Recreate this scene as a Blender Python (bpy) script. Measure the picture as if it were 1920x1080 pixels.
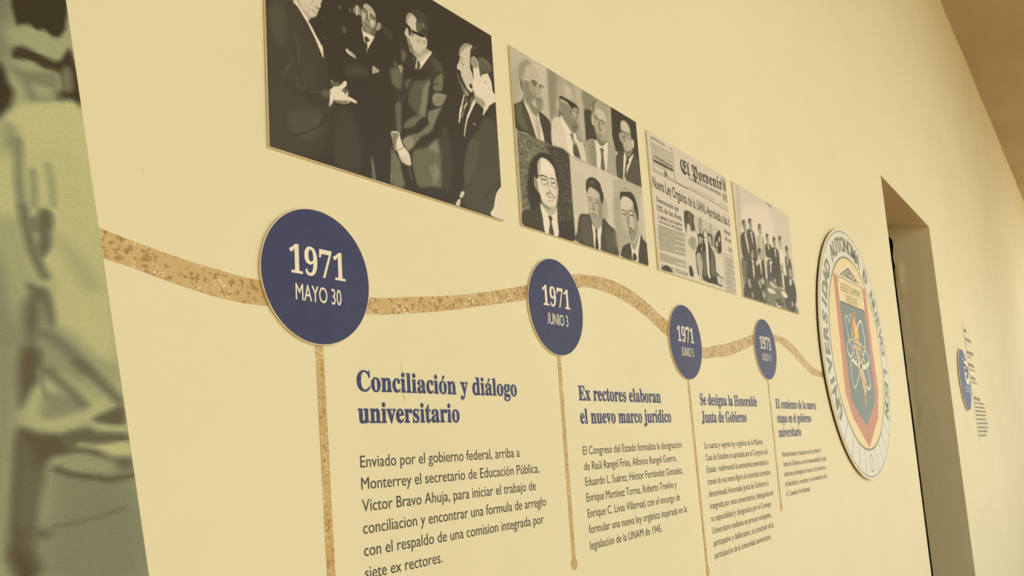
import bpy, math, random
import numpy as np
from mathutils import Matrix, Vector
random.seed(5)
for _o in list(bpy.data.objects): bpy.data.objects.remove(_o)
S = bpy.context.scene
COL = S.collection
H = 1.56                                  # height of the lens above the corridor floor
# ------------------------------------------------------------ camera
cam = bpy.data.cameras.new('camera'); cam.sensor_width = 36; cam.lens = 1553.237 / 1920 * 36
cam.shift_x = -23.654 / 1920; cam.shift_y = 117.165 / 1920; cam.clip_start = .05; cam.clip_end = 200
cam.dof.use_dof = True; cam.dof.focus_distance = 1.75; cam.dof.aperture_fstop = 11
co = bpy.data.objects.new('camera', cam); COL.objects.link(co); S.camera = co
_R, _U, _F = Vector((0.5820575, -0.8103407, -0.0675061)), Vector((-0.0645162, -0.1287783, 0.9895725)), Vector((0.8105842, 0.5716329, 0.1272365))
M = Matrix((_R, _U, -_F)).transposed().to_4x4(); M.translation = (0, 0, H); co.matrix_world = M
# ------------------------------------------------------------ world, lights, exposure
S.view_settings.view_transform = 'Standard'; S.view_settings.look = 'None'; S.view_settings.gamma = 1
S.view_settings.use_curve_mapping = False; S.view_settings.exposure = 0.065
w = bpy.data.worlds.new('sky'); S.world = w; w.use_nodes = True
w.node_tree.nodes['Background'].inputs[0].default_value = (.945, .995, .965, 1)
w.node_tree.nodes['Background'].inputs[1].default_value = 2.05
su = bpy.data.lights.new('sun', 'SUN'); su.energy = 3.4; su.angle = math.radians(.6); su.color = (1, .95, .86)
so = bpy.data.objects.new('sun', su); COL.objects.link(so); so.rotation_euler = (math.radians(28), 0, math.radians(12))

# ------------------------------------------------------------ helpers
def lin(c):
    c = np.asarray(c, float) / 255.
    return np.where(c <= .04045, c / 12.92, ((c + .055) / 1.055) ** 2.4)
def rgba(c): return tuple(float(v) for v in lin(c)) + (1.,)
def mat(name, col, rough=.6, metal=0., spec=.5, noise=None, bump=None, coat=0.):
    m = bpy.data.materials.new(name); m.use_nodes = True; nt = m.node_tree; b = nt.nodes['Principled BSDF']
    b.inputs['Base Color'].default_value = rgba(col); b.inputs['Roughness'].default_value = rough
    b.inputs['Metallic'].default_value = metal; b.inputs['Specular IOR Level'].default_value = spec
    b.inputs['Coat Weight'].default_value = coat
    tc = nt.nodes.new('ShaderNodeTexCoord')
    if noise:                                  # (scale, colour a, colour b, low, high, detail)
        n = nt.nodes.new('ShaderNodeTexNoise'); n.inputs['Scale'].default_value = noise[0]; n.inputs['Detail'].default_value = noise[5]
        n.inputs['Roughness'].default_value = .6
        r = nt.nodes.new('ShaderNodeValToRGB'); r.color_ramp.elements[0].position = noise[3]; r.color_ramp.elements[1].position = noise[4]
        r.color_ramp.elements[0].color = rgba(noise[1]); r.color_ramp.elements[1].color = rgba(noise[2])
        nt.links.new(tc.outputs['Object'], n.inputs['Vector']); nt.links.new(n.outputs['Fac'], r.inputs['Fac']); nt.links.new(r.outputs['Color'], b.inputs['Base Color'])
    if bump:
        n = nt.nodes.new('ShaderNodeTexNoise'); n.inputs['Scale'].default_value = bump[0]; n.inputs['Detail'].default_value = 4
        u = nt.nodes.new('ShaderNodeBump'); u.inputs['Strength'].default_value = bump[1]; u.inputs['Distance'].default_value = bump[2]
        nt.links.new(tc.outputs['Object'], n.inputs['Vector']); nt.links.new(n.outputs['Fac'], u.inputs['Height']); nt.links.new(u.outputs['Normal'], b.inputs['Normal'])
    return m
def link(o, parent=None):
    COL.objects.link(o)
    if parent is not None: o.parent = parent
    return o
def obj(name, verts, faces, m, parent=None, smooth=False):
    me = bpy.data.meshes.new(name); me.from_pydata([tuple(v) for v in verts], [], faces); me.update()
    if m: me.materials.append(m)
    if smooth: me.shade_smooth()
    return link(bpy.data.objects.new(name, me), parent)
def thing(name, label, cat, loc=(0, 0, 0), group=None):
    o = bpy.data.objects.new(name, None); o.location = loc; o.empty_display_size = .05
    o['label'] = label; o['category'] = cat
    if group: o['group'] = group
    return link(o)
def tag(o, label, cat, group=None):
    o['label'] = label; o['category'] = cat
    if group: o['group'] = group
    return o
def struct(o): o['kind'] = 'structure'; return o
def box(x0, x1, y0, y1, z0, z1):
    v = [(x, y, z) for x in (x0, x1) for y in (y0, y1) for z in (z0, z1)]
    return v, [(0, 1, 3, 2), (4, 6, 7, 5), (0, 4, 5, 1), (2, 3, 7, 6), (0, 2, 6, 4), (1, 5, 7, 3)]
def plate(pts, y0, y1):
    """solid plate: outline pts (x,z), front at y0, back at y1"""
    n = len(pts); v = [(x, y0, z) for x, z in pts] + [(x, y1, z) for x, z in pts]
    f = [tuple(range(n))[::-1], tuple(range(n, 2 * n))] + [(i, (i + 1) % n, n + (i + 1) % n, n + i) for i in range(n)]
    a = sum(pts[i][0] * pts[(i + 1) % n][1] - pts[(i + 1) % n][0] * pts[i][1] for i in range(n))
    if a > 0: f = [q[::-1] for q in f]
    return v, f
def circle(cx, cz, rx, rz=None, n=96, wob=0.):
    rz = rz or rx; ph = random.random() * 6
    return [(cx + rx * (1 + wob * math.sin(7 * t + ph)) * math.cos(t), cz + rz * (1 + wob * math.sin(5 * t + ph)) * math.sin(t)) for t in [2 * math.pi * i / n for i in range(n)]]
def strip(pts, wid, y, closed=False, th=.0002):
    """flat painted line of the given width(s) along pts (x,z)"""
    n = len(pts); v = []; f = []
    for i, p in enumerate(pts):
        a = pts[(i - 1) % n] if (closed or i) else p; b = pts[(i + 1) % n] if (closed or i < n - 1) else p
        dx, dz = b[0] - a[0], b[1] - a[1]; L = math.hypot(dx, dz) or 1; wd = wid[i] if hasattr(wid, '__len__') else wid
        nx, nz = -dz / L * wd / 2, dx / L * wd / 2
        v += [(p[0] + nx, y, p[1] + nz), (p[0] - nx, y, p[1] - nz)]
    for i in range(n if closed else n - 1):
        j = (i + 1) % n; f.append((2 * i, 2 * i + 1, 2 * j + 1, 2 * j))
    return v, f
def cat_(P, closed=False, n=5): return [tuple(q) for q in catmull([np.array(p, float) for p in P], closed, n)]

def catmull(p,closed,n=4):
    m=len(p)
    if m<3: return p
    out=[]
    rng=range(m) if closed else range(m-1)
    for i in rng:
        if closed: a,b,c,d=p[i-1],p[i],p[(i+1)%m],p[(i+2)%m]
        else: a,b,c,d=p[max(i-1,0)],p[i],p[i+1],p[min(i+2,m-1)]
        for t in np.arange(n)/n:
            out.append(.5*((2*b)+(-a+c)*t+(2*a-5*b+4*c-d)*t*t+(-a+3*b-3*c+d)*t**3))
    if not closed: out.append(p[-1])
    return np.array(out)
def segdist(X,Z,p,closed):
    q=np.roll(p,-1,0) if closed else p[1:]; a=p if closed else p[:-1]
    d=np.full(X.shape,1e9); ins=np.zeros(X.shape,bool)
    for (ax,az),(bx,bz) in zip(a,q):
        ex,ez=bx-ax,bz-az; L=ex*ex+ez*ez+1e-12
        t=np.clip(((X-ax)*ex+(Z-az)*ez)/L,0,1)
        d=np.minimum(d,(X-ax-t*ex)**2+(Z-az-t*ez)**2)
        if closed: ins^=((az>Z)!=(bz>Z))&(X<ax+ex*(Z-az)/(ez if ez else 1e-12))
    d=np.sqrt(d)
    return np.where(ins,-d,d) if closed else d
def paint(data,X,Z,kx,kz,seed=3):
    # X,Z panel coordinates in metres (2-D arrays); kx,kz scale them to evenly sized units
    rs=np.random.RandomState(seed); XX=X*kx; ZZ=Z*kz
    img=np.full(X.shape,0.0)
    for ln in data.strip().split('\n'):
        t=ln.split()
        if t[0]=='BG': img[:]=float(t[1]); continue
        k=2 if t[0] in 'PLN' else 3
        v=np.array([int(x) for x in t[-1].split(',')],float).reshape(-1,2)*2e-4
        p=v*[kx,kz]; a=[float(x) for x in t[1:-1]]
        if t[0]=='T':
            g,sp=a; A,B,C_,D=p; n=max(2,int(round(np.hypot(*(D-A))/sp)))
            for i in range(n):
                f=(i+.5)/n; s=A+(D-A)*f; e=B+(C_-B)*f; u=0.
                while u<1:
                    w=rs.uniform(.05,.16); u2=min(u+w,1 if i%5<4 else .6)
                    if u2<=u: break
                    q=np.array([s+(e-s)*u,s+(e-s)*u2]); stroke(img,XX,ZZ,q,sp*.42,1.1,g+rs.uniform(-12,25)); u=u2+.025
            continue
        if t[0]=='S': stroke(img,XX,ZZ,catmull(p,False),a[1],a[2],a[0]); continue
        f=max(a[1],.9) if t[0]!='N' else 1.5
        if t[0]=='P': p=catmull(p,True)
        m=f+1; box=(XX>p[:,0].min()-m)&(XX<p[:,0].max()+m)&(ZZ>p[:,1].min()-m)&(ZZ<p[:,1].max()+m)
        if not box.any(): continue
        r=np.where(box.any(1))[0]; c=np.where(box.any(0))[0]; sl=(slice(r[0],r[-1]+1),slice(c[0],c[-1]+1))
        sd=segdist(XX[sl],ZZ[sl],p,True); al=np.clip(.5-sd/f,0,1); al=al*al*(3-2*al)
        if t[0]=='N':
            nz=rs.randn(*sd.shape); nz=(nz+np.roll(nz,1,0)+np.roll(nz,1,1)*.6)/1.6; img[sl]+=al*nz*a[0]; img[sl]=np.clip(img[sl],30,215)
        else: img[sl]+=(a[0]-img[sl])*al
    return img
def stroke(img,XX,ZZ,p,w,f,g):
    f=max(f,.8); w=max(w,.7); m=w+f
    box=(XX>p[:,0].min()-m)&(XX<p[:,0].max()+m)&(ZZ>p[:,1].min()-m)&(ZZ<p[:,1].max()+m)
    if not box.any(): return
    r=np.where(box.any(1))[0]; c=np.where(box.any(0))[0]; sl=(slice(r[0],r[-1]+1),slice(c[0],c[-1]+1))
    d=segdist(XX[sl],ZZ[sl],p,False)-w/2; al=np.clip(.5-d/f,0,1); img[sl]+=(g-img[sl])*al


# ------------------------------------------------------------ lettering
MATHSERIF = (0x1D400, 0x1D41A, 0x1D7CE); FRAKTUR = (0x1D56C, 0x1D586, 0x1D7CE)
ACC = {'á': 'a', 'é': 'e', 'í': 'i', 'ó': 'o', 'ú': 'u', 'ñ': 'n'}
def remap(s, f):
    if f is None: return s
    return ''.join(chr(f[0] + ord(c) - 65) if 'A' <= c <= 'Z' else chr(f[1] + ord(c) - 97) if 'a' <= c <= 'z' else chr(f[2] + ord(c) - 48) if '0' <= c <= '9' else c for c in s)
_cache = {}
def glyphs(s, off=0., font=None):
    """flat triangulated lettering as (verts Nx2, faces) at size 1; accents of the serif face are drawn on"""
    key = (s, off, font)
    if key in _cache: return _cache[key]
    plain = ''.join(ACC.get(c, c) for c in s) if font else s
    def tess(t):
        c = bpy.data.curves.new('t', 'FONT'); c.body = remap(t, font); c.size = 1; c.offset = off; c.resolution_u = 3; c.fill_mode = 'FRONT'
        o = bpy.data.objects.new('t', c); COL.objects.link(o); dg = bpy.context.evaluated_depsgraph_get()
        me = bpy.data.meshes.new_from_object(o.evaluated_get(dg)); V = np.empty(len(me.vertices) * 3); me.vertices.foreach_get('co', V)
        F = [tuple(p.vertices) for p in me.polygons]; bpy.data.objects.remove(o); bpy.data.curves.remove(c); bpy.data.meshes.remove(me)
        return V.reshape(-1, 3)[:, :2].copy(), F
    V, F = tess(plain)
    if font:
        for i, c in enumerate(s):
            if c not in ACC: continue
            a, _ = tess(plain[:i + 1]); g, _ = tess(plain[i]); x1 = a[:, 0].max(); x0 = x1 - (g[:, 0].max() - g[:, 0].min()); cx = (x0 + x1) / 2; z = .47
            if c == 'í':
                bad = set(np.where((V[:, 0] > x0 - .02) & (V[:, 0] < x1 + .02) & (V[:, 1] > .5))[0]); F = [f for f in F if not bad & set(f)]
            k = len(V); V = np.vstack([V, [(cx - .05, z + .045), (cx + .015, z + .03), (cx + .15, z + .2), (cx + .02, z + .22)]]); F.append((k, k + 1, k + 2, k + 3))
    used = sorted({i for f in F for i in f}); mp = {o: i for i, o in enumerate(used)}
    V = V[used]; F = [tuple(mp[i] for i in f) for f in F]
    _cache[key] = (V, F); return V, F
def letter_line(name, s, x0, x1, z, cap, y, m, parent, off=0., font=None, z1=None, orig=(0, 0, 0), bold=0.):
    """a line of lettering from x0 to x1 with its baseline at z (z1 at the far end)"""
    V, F = glyphs(s, off, font); capn = .69 if font is None else .683 if font == MATHSERIF else .70
    if s[0] == 'J' and font is None:           # a J that stands on the baseline
        jw = glyphs('J', off)[0][:, 0].max() + .01; V = V.copy(); q = V[:, 0] < jw; lo_ = V[q, 1].min(); V[q, 1] = (V[q, 1] - lo_) * .69 / (.69 - lo_)
    if bold:                                    # thicker strokes: the same letters laid twice, a hair apart
        n_ = len(V); V = np.vstack([V, V + [bold, 0]]); F = F + [tuple(i + n_ for i in f) for f in F]
    lo, hi = V[:, 0].min(), V[:, 0].max(); yy = np.full(len(V), y - orig[1])
    if bold: yy[len(V) // 2:] += .00012
    u = (V[:, 0] - lo) / (hi - lo); zz = z + (0 if z1 is None else (z1 - z) * u) + V[:, 1] / capn * cap
    return obj(name, np.c_[x0 + (x1 - x0) * u - orig[0], yy, zz - orig[2]], F, m, parent)

TONES = [(0, (22, 17, 9)), (58, (55, 46, 32)), (130, (126, 124, 102)), (228, (230, 216, 198)), (255, (248, 238, 224))]
def tone_mesh(name, data, xs, zs, kx, kz, org, y, parent, k=1., edge=None, dx0=0., dz0=0., tones=TONES):
    """a printed picture: a fine grid whose vertex colours hold the print"""
    X, Z = np.meshgrid(xs, zs)
    if edge is not None: X = X[:, :1] + (edge(Z) - X[:, :1]) * (X - xs[0]) / (xs[-1] - xs[0])
    img = paint(data, X - dx0, Z - dz0, kx, kz); img = (img + .5 * (np.roll(img, 1, 0) + np.roll(img, -1, 0)) * .5 + .5 * (np.roll(img, 1, 1) + np.roll(img, -1, 1)) * .5) / 2.0 if edge is None else img
    nz, nx = X.shape
    co_ = np.stack([X - org[0], np.full(X.shape, y - org[1]), Z + 0 - org[2]], -1).reshape(-1, 3)
    i = (np.arange(nz - 1)[:, None] * nx + np.arange(nx - 1)[None]).ravel(); fc = np.stack([i, i + 1, i + nx + 1, i + nx], -1)
    me = bpy.data.meshes.new(name); me.vertices.add(len(co_)); me.vertices.foreach_set('co', co_.astype(np.float32).ravel())
    me.loops.add(fc.size); me.loops.foreach_set('vertex_index', fc.astype(np.int32).ravel())
    me.polygons.add(len(fc)); me.polygons.foreach_set('loop_start', np.arange(0, fc.size, 4, dtype=np.int32)); me.update(calc_edges=True)
    t = [a[0] for a in tones]; c = np.stack([np.interp(img, t, [a[1][j] for a in tones]) for j in range(3)], -1)
    c = np.concatenate([lin(c) * k, np.ones(img.shape + (1,))], -1).reshape(-1, 4).astype(np.float32)
    at = me.color_attributes.new('print', 'FLOAT_COLOR', 'POINT'); at.data.foreach_set('color', c.ravel())
    return link(bpy.data.objects.new(name, me), parent)
def print_mat(name, rough=.42, spec=.5, weave=False):
    m = mat(name, (128, 128, 128), rough, 0, spec); nt = m.node_tree; b = nt.nodes['Principled BSDF']
    a = nt.nodes.new('ShaderNodeVertexColor'); a.layer_name = 'print'; out = a.outputs['Color']
    tc = nt.nodes.new('ShaderNodeTexCoord'); n = nt.nodes.new('ShaderNodeTexNoise'); n.inputs['Scale'].default_value = 420 if weave else 260; n.inputs['Detail'].default_value = 3
    r = nt.nodes.new('ShaderNodeMapRange'); r.inputs[1].default_value = .3; r.inputs[2].default_value = .7; r.inputs[3].default_value = .93 if weave else .95; r.inputs[4].default_value = 1.06 if weave else 1.05
    x = nt.nodes.new('ShaderNodeMix'); x.data_type = 'RGBA'; x.blend_type = 'MULTIPLY'; x.inputs[0].default_value = 1
    nt.links.new(tc.outputs['Object'], n.inputs['Vector']); nt.links.new(n.outputs['Fac'], r.inputs[0]); nt.links.new(out, x.inputs[6]); nt.links.new(r.outputs[0], x.inputs[7]); nt.links.new(x.outputs[2], b.inputs['Base Color'])
    return m

# ------------------------------------------------------------ materials
MAT = {}
MAT['wall'] = mat('cream_paint', (231, 220, 184), .75, 0, .25, noise=(1.3, (229, 218, 182), (233, 222, 187), .35, .65, 3), bump=(55, .12, .002))
MAT['jamb'] = mat('bare_plaster', (224, 211, 172), .9, 0, .1, noise=(2.5, (222, 209, 170), (227, 214, 175), .35, .65, 5), bump=(30, .3, .004))
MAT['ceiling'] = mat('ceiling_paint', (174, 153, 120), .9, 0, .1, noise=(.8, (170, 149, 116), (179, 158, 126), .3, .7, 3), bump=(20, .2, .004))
MAT['floor'] = mat('floor_tile', (192, 176, 144), .6)
MAT['dark'] = mat('unlit_room_shade', (40, 36, 28), .9)  # near-black colour holds the shade of the unlit room
MAT['board'] = mat('cream_board', (236, 216, 176), .6)
MAT['tape'] = mat('gap_shade_tape', (84, 60, 30), .8)  # dark brown stands for the shadow line behind the boards
MAT['spacer'] = mat('gap_shade_spacer', (48, 42, 24), .9)  # dark colour stands for the shadow in the gap behind the seal
MAT['caption_ink'] = mat('grey_caption', (140, 146, 158), .6)
MAT['print'] = print_mat('photo_print', .5, .3)
MAT['mural'] = print_mat('woven_print', .8, .2, True)
MAT['navy'] = mat('navy_print', (42, 45, 87), .45, 0, .4, noise=(30, (40, 43, 84), (44, 47, 90), .4, .6, 2))
MAT['white_ink'] = mat('cream_ink', (238, 226, 202), .55, 0, .4)
MAT['seal_ink'] = mat('hazed_olive_ink', (136, 136, 108), .55, 0, .4)  # seal ink, lightened in its colour for grazing haze
MAT['text_ink'] = mat('dark_grey_vinyl', (58, 56, 46), .5, 0, .4)
MAT['news_ink'] = mat('newsprint_ink', (66, 62, 50), .55, 0, .4)
MAT['heading'] = mat('navy_foil_vinyl', (40, 46, 98), .5, 0, .4, noise=(160, (34, 42, 96), (112, 118, 142), .5, .74, 5))
MAT['grey_ring'] = mat('pale_grey_print', (222, 218, 202), .55, 0, .4)
MAT['seal_cream'] = mat('sand_print', (232, 210, 160), .55, 0, .4)
MAT['seal_red'] = mat('hazed_red_print', (198, 138, 112), .55, 0, .4)  # red, blue and gold of the seal carry grazing haze in their colour
MAT['seal_blue'] = mat('hazed_blue_print', (122, 134, 130), .55, 0, .4)
MAT['seal_gold'] = mat('hazed_gold_print', (206, 168, 96), .55, 0, .4)
MAT['seal_orange'] = mat('orange_print', (232, 150, 70), .55, 0, .4)
MAT['seal_yellow'] = mat('yellow_print', (246, 200, 96), .55, 0, .4)
MAT['sign_blue'] = mat('sign_blue_print', (62, 74, 120), .55, 0, .4)
MAT['dash_ink'] = mat('brown_small_print', (120, 106, 78), .6, 0, .3)
def foil(name, ca, cb, rough, sc):
    m = mat(name, ca, rough, .25, .5, noise=(sc, cb, ca, .40, .47, 8)); nt = m.node_tree; b = nt.nodes['Principled BSDF']
    tc = nt.nodes.new('ShaderNodeTexCoord'); v = nt.nodes.new('ShaderNodeTexNoise'); v.inputs['Scale'].default_value = 260; v.inputs['Detail'].default_value = 6; v.inputs['Roughness'].default_value = .7
    r = nt.nodes.new('ShaderNodeMapRange'); r.inputs[1].default_value = .565; r.inputs[2].default_value = .60; x = nt.nodes.new('ShaderNodeMix'); x.data_type = 'RGBA'
    big = nt.nodes.new('ShaderNodeTexNoise'); big.inputs['Scale'].default_value = 22; q = nt.nodes.new('ShaderNodeMapRange'); q.inputs[1].default_value = .45; q.inputs[2].default_value = .6
    mu = nt.nodes.new('ShaderNodeMath'); mu.operation = 'MULTIPLY'
    src = b.inputs['Base Color'].links[0].from_socket
    for n in (v, big): nt.links.new(tc.outputs['Object'], n.inputs['Vector'])
    nt.links.new(v.outputs['Fac'], r.inputs[0]); nt.links.new(big.outputs['Fac'], q.inputs[0]); nt.links.new(r.outputs[0], mu.inputs[0]); nt.links.new(q.outputs[0], mu.inputs[1])
    nt.links.new(mu.outputs[0], x.inputs[0]); nt.links.new(src, x.inputs[6]); x.inputs[7].default_value = rgba((255, 246, 225)); nt.links.new(x.outputs[2], b.inputs['Base Color'])  # near-white flecks painted into the colour as foil sparkle
    u = nt.nodes.new('ShaderNodeBump'); u.inputs['Strength'].default_value = .4; u.inputs['Distance'].default_value = .001; nt.links.new(v.outputs['Fac'], u.inputs['Height']); nt.links.new(u.outputs['Normal'], b.inputs['Normal'])
    return m
MAT['foil'] = foil('gold_foil', (196, 165, 108), (160, 122, 62), .48, 130)
MAT['foil_line'] = foil('gold_foil_line', (194, 162, 100), (166, 128, 64), .5, 120)
MAT['crack'] = mat('bare_crack', (206, 180, 128), .8)


# ------------------------------------------------------------ room shell
YW = 1.005                                    # face of the plaster wall
XL, XR, ZT = 5.365, 6.948, H + 1.567          # door opening
XA, XB, ZC = -3.0, 34.0, H + 4.9
def wall_front():
    # front face with the opening, soffit rising a little to the back and the far jamb
    r = random.Random(2); V = []; F = []
    def quad(*q):
        k = len(V); V.extend(q); F.append(tuple(range(k, k + 4)))
    y = YW; D = .31
    zl = H + 1.577; zr = H + 1.55
    quad((XA, y, 0), (XL, y, 0), (XL, y, zl), (XA, y, zl)); quad((XA, y, zl), (XL, y, zl), (XL, y, ZC), (XA, y, ZC))
    quad((XL, y, zl), (XR, y, zr), (XR, y, ZC), (XL, y, ZC))
    quad((XR, y, 0), (XB, y, 0), (XB, y, zr), (XR, y, zr)); quad((XR, y, zr), (XB, y, zr), (XB, y, ZC), (XR, y, ZC))
    quad((XL, y + D, 0), (XL, y, 0), (XL, y, zl), (XL, y + D, zl + .06))      # near jamb
    o = obj('wall_front', V, F, MAT['wall']); struct(o)
    # rear face of the wall inside the dark room
    V2 = []
    for q in ([(XA, y + D, 0), (XL, y + D, 0), (XL, y + D, ZC), (XA, y + D, ZC)], [(XL, y + D, zl + .06), (XR, y + D, zr + .06), (XR, y + D, ZC), (XL, y + D, ZC)], [(XR, y + D, 0), (XB, y + D, 0), (XB, y + D, ZC), (XR, y + D, ZC)]): V2 += q
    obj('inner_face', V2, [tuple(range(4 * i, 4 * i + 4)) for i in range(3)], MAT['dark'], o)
    V3 = [(XL, y, zl), (XR, y, zr), (XR, y + D, zr + .06), (XL, y + D, zl + .06)]
    obj('lintel_soffit', V3, [(0, 1, 2, 3)], MAT['soffit'], o)
    # far jamb: rough plaster with a broken back arris
    n, m = 60, 12; V4 = []; F4 = []
    for i in range(n + 1):
        z = (zr + .0) * i / n; back = .284 + r.uniform(-.0015, .0015)
        if i > n - 7: back = .276 + r.uniform(-.008, .008)
        if i >= n - 1: back = D
        for j in range(m + 1):
            t = j / m; lump = (r.uniform(-.004, .004) if j > 8 and i > 20 else 0) * (1 if j < m else 0) + (.016 * math.exp(-((i - 53) / 1.2) ** 2 - ((j - 11) / 1.) ** 2))
            front = r.uniform(-.002, .002) if j == 0 and i < n else 0
            V4.append((XR - lump - (front if j == 0 else 0), y + back * t, z + .06 * t * i / n))
    for i in range(n):
        for j in range(m): a = i * (m + 1) + j; F4.append((a, a + 1, a + m + 2, a + m + 1))
    obj('far_jamb', V4, F4, MAT['jamb'], o, True)
    return o
MAT['soffit'] = mat('soffit_paint', (232, 206, 162), .85, 0, .1, bump=(25, .2, .003))
wall_front()
def slab(name, b, m): return struct(obj(name, *box(*b), m))
# ceiling over the corridor, gently falling with distance, with an uneven plaster junction at the wall
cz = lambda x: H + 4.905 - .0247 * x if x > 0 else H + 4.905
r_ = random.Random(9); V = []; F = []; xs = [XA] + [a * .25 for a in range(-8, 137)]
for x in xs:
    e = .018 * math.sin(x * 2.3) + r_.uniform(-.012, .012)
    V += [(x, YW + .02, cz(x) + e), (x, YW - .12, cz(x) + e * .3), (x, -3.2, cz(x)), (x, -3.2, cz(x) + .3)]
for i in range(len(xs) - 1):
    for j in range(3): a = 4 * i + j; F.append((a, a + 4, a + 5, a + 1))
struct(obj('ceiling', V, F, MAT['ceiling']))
slab('floor', (-14, XB, -22, YW + 4.2, -.1, 0), MAT['floor'])
# the dark room behind the opening
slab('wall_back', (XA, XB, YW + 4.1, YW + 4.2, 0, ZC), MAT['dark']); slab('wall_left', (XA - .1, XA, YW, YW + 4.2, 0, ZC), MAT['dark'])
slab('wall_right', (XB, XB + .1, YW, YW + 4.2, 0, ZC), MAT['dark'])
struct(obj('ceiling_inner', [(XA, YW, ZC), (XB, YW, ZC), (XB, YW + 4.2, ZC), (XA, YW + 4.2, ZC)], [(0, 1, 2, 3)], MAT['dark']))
# arcade along the open side of the corridor
slab('wall_end_blocker', (-2.4, -2.2, -3.2, YW, 0, ZC), MAT['wall'])  # unseen end wall, added to keep sky light off the left part
for k in range(-1, 3):
    x = -1.2 + 4.2 * k
    struct(obj('trim_%d' % (k + 2), *box(x - .3, x + .3, -3.2, -2.7, 0, H + 3.4), MAT['wall']))
struct(obj('trim_5', *box(XA, XB, -3.2, -2.9, H + 3.4, H + 4.9), MAT['wall']))
slab('wall_side_blocker', (10.8, 13.2, -3.2, -2.9, 0, H + 3.4), MAT['wall'])  # unseen infill, added to cut the light on the far wall


# ------------------------------------------------------------ mural, ribbon, drop lines, discs, panels, texts, seal
# data traced for the prints, in steps of 0.2 mm from each print's lower left corner
ART_mural = """BG 150
P 112 43.33 1865,4391,2100,4497,2094,4213,2072,4037,1873,3856
P 150 36.11 2070,4221,2374,4267,2429,4150,2270,4159,2095,4120
P 48 7.22 2096,4477,2391,4609,2397,4374,2392,4332,2357,4269,2313,4257,2269,4278,2227,4261,2185,4277,2143,4265,2106,4264
P 54 7.22 2092,4090,2128,4123,2186,4126,2270,4111,2357,4114,2428,4209,2502,3882,2341,3849,2336,3905,2376,3937,2358,4027,2271,4035,2186,4051,2096,4037
P 105 10.11 2375,4053,2420,4088,2438,3958,2384,3931
P 50 11.56 1948,3954,2033,3976,2074,3872,2102,3827,2083,3729,2045,3654,1953,3590
P 118 17.33 2073,3973,2187,3986,2340,4031,2358,3931,2332,3846,2255,3812,2188,3809,2146,3897
P 148 14.44 2204,3908,2272,3921,2323,3910,2315,3860,2238,3835
P 168 14.44 2123,3742,2188,3781,2298,3826,2470,3872,2585,3614,2774,3168,2448,3104,2274,3436,2048,3395,2029,3622
P 135 21.67 2045,3609,2109,3610,2134,3508,2111,3412,2047,3413
P 166 38.52 1971,3375,2514,3517,2722,2411,2573,2278,2341,2429,2318,2735,2251,2773,2162,3066,1975,3075
S 118 8.15 10.37 2125,3536,2133,3298,2150,3159
S 96 9.63 10.37 2156,3136,2184,2999,2217,2875,2279,2742
S 130 5.93 10.37 2208,3376,2215,3257,2221,3150
S 138 5.19 10.37 2291,3434,2315,3317,2327,3184
P 90 11.56 2232,3092,2259,3146,2304,3149,2325,3098,2318,3012,2319,2940,2283,2873,2256,2857,2239,2914,2249,2987,2225,3019
P 110 9.63 2183,3070,2238,3093,2249,3035,2238,3009,2195,3001
P 150 38.52 2339,3004,2502,2884,2599,2724,2502,2711
P 92 13.48 2181,2687,2241,2677,2296,2661,2320,2592,2335,2499,2325,2416,2302,2437,2285,2518,2258,2585,2219,2604
P 82 25.04 2177,2576,2241,2607,2258,2468,2254,2259,2234,2132,2149,2129,2157,2367
P 135 38.52 2264,2422,2398,2422,2502,2334,2622,2146,2255,2133
S 96 9.63 19.26 2286,2401,2410,2316,2514,2202
P 128 23.11 1998,2839,2060,2745,2104,2522,2179,2369,2137,2298,2005,2322
S 110 6.67 10.37 2024,2357,2096,2312,2158,2316
P 142 28.89 2005,2289,2137,2286,2129,2083,2008,2080
P 130 38.52 2006,2260,2148,2269,2140,1999,2122,1777,2094,1560,2077,1241,2022,1019
P 76 17.33 2158,2292,2254,2298,2260,2183,2234,2102,2203,2022,2161,1965,2145,2054
P 158 19.26 2288,2138,2399,2166,2573,2017,2720,2105,2732,2007,2573,1909,2366,1817,2236,1842,2167,1898,2182,1988,2234,2079,2272,2080
P 128 17.33 2299,2058,2422,2038,2514,1980,2433,1932,2278,1909,2272,2000
S 90 8.89 14.81 2298,2185,2399,2096,2502,1992
S 85 9.63 14.81 2479,2241,2597,2138,2720,2019
S 120 3.7 5.93 2244,2183,2271,2103,2294,2024
P 80 13.48 2573,1909,2670,1957,2745,1982,2757,1872,2670,1866,2597,1885
P 160 9.63 2561,1867,2669,1860,2763,1859,2769,1829,2645,1830
P 86 13.48 2366,1806,2514,1850,2597,1825,2769,1810,2775,1761,2669,1752,2502,1756,2434,1746
P 165 9.63 2479,1757,2596,1742,2775,1761,2793,1669,2669,1680,2526,1732
P 72 17.33 2152,1854,2257,1824,2366,1811,2445,1740,2573,1719,2669,1668,2793,1657,2799,1589,2718,1593,2644,1645,2502,1698,2400,1690,2334,1681,2301,1637,2280,1526,2250,1374,2262,1110,2262,1045,2180,1015,2119,1109,2098,1186,2124,1559,2132,1777
P 88 19.26 2142,1755,2215,1730,2238,1551,2208,1334,2136,1341
P 120 57.78 2345,1612,2818,1564,2915,900,2242,994,2292,1370
P 140 17.33 2345,1658,2479,1687,2669,1644,2681,1589,2572,1571,2400,1598
S 74 9.63 8.89 2356,1612,2434,1579,2572,1554,2668,1536,2818,1552
S 92 4.44 8.89 2346,1287,2457,1298,2596,1319,2741,1352
P 82 19.26 2240,1276,2303,1269,2314,1235,2250,1242
P 66 23.11 2118,1194,2199,1162,2262,1067,2221,1008,2139,1032"""
ART = {}
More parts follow.
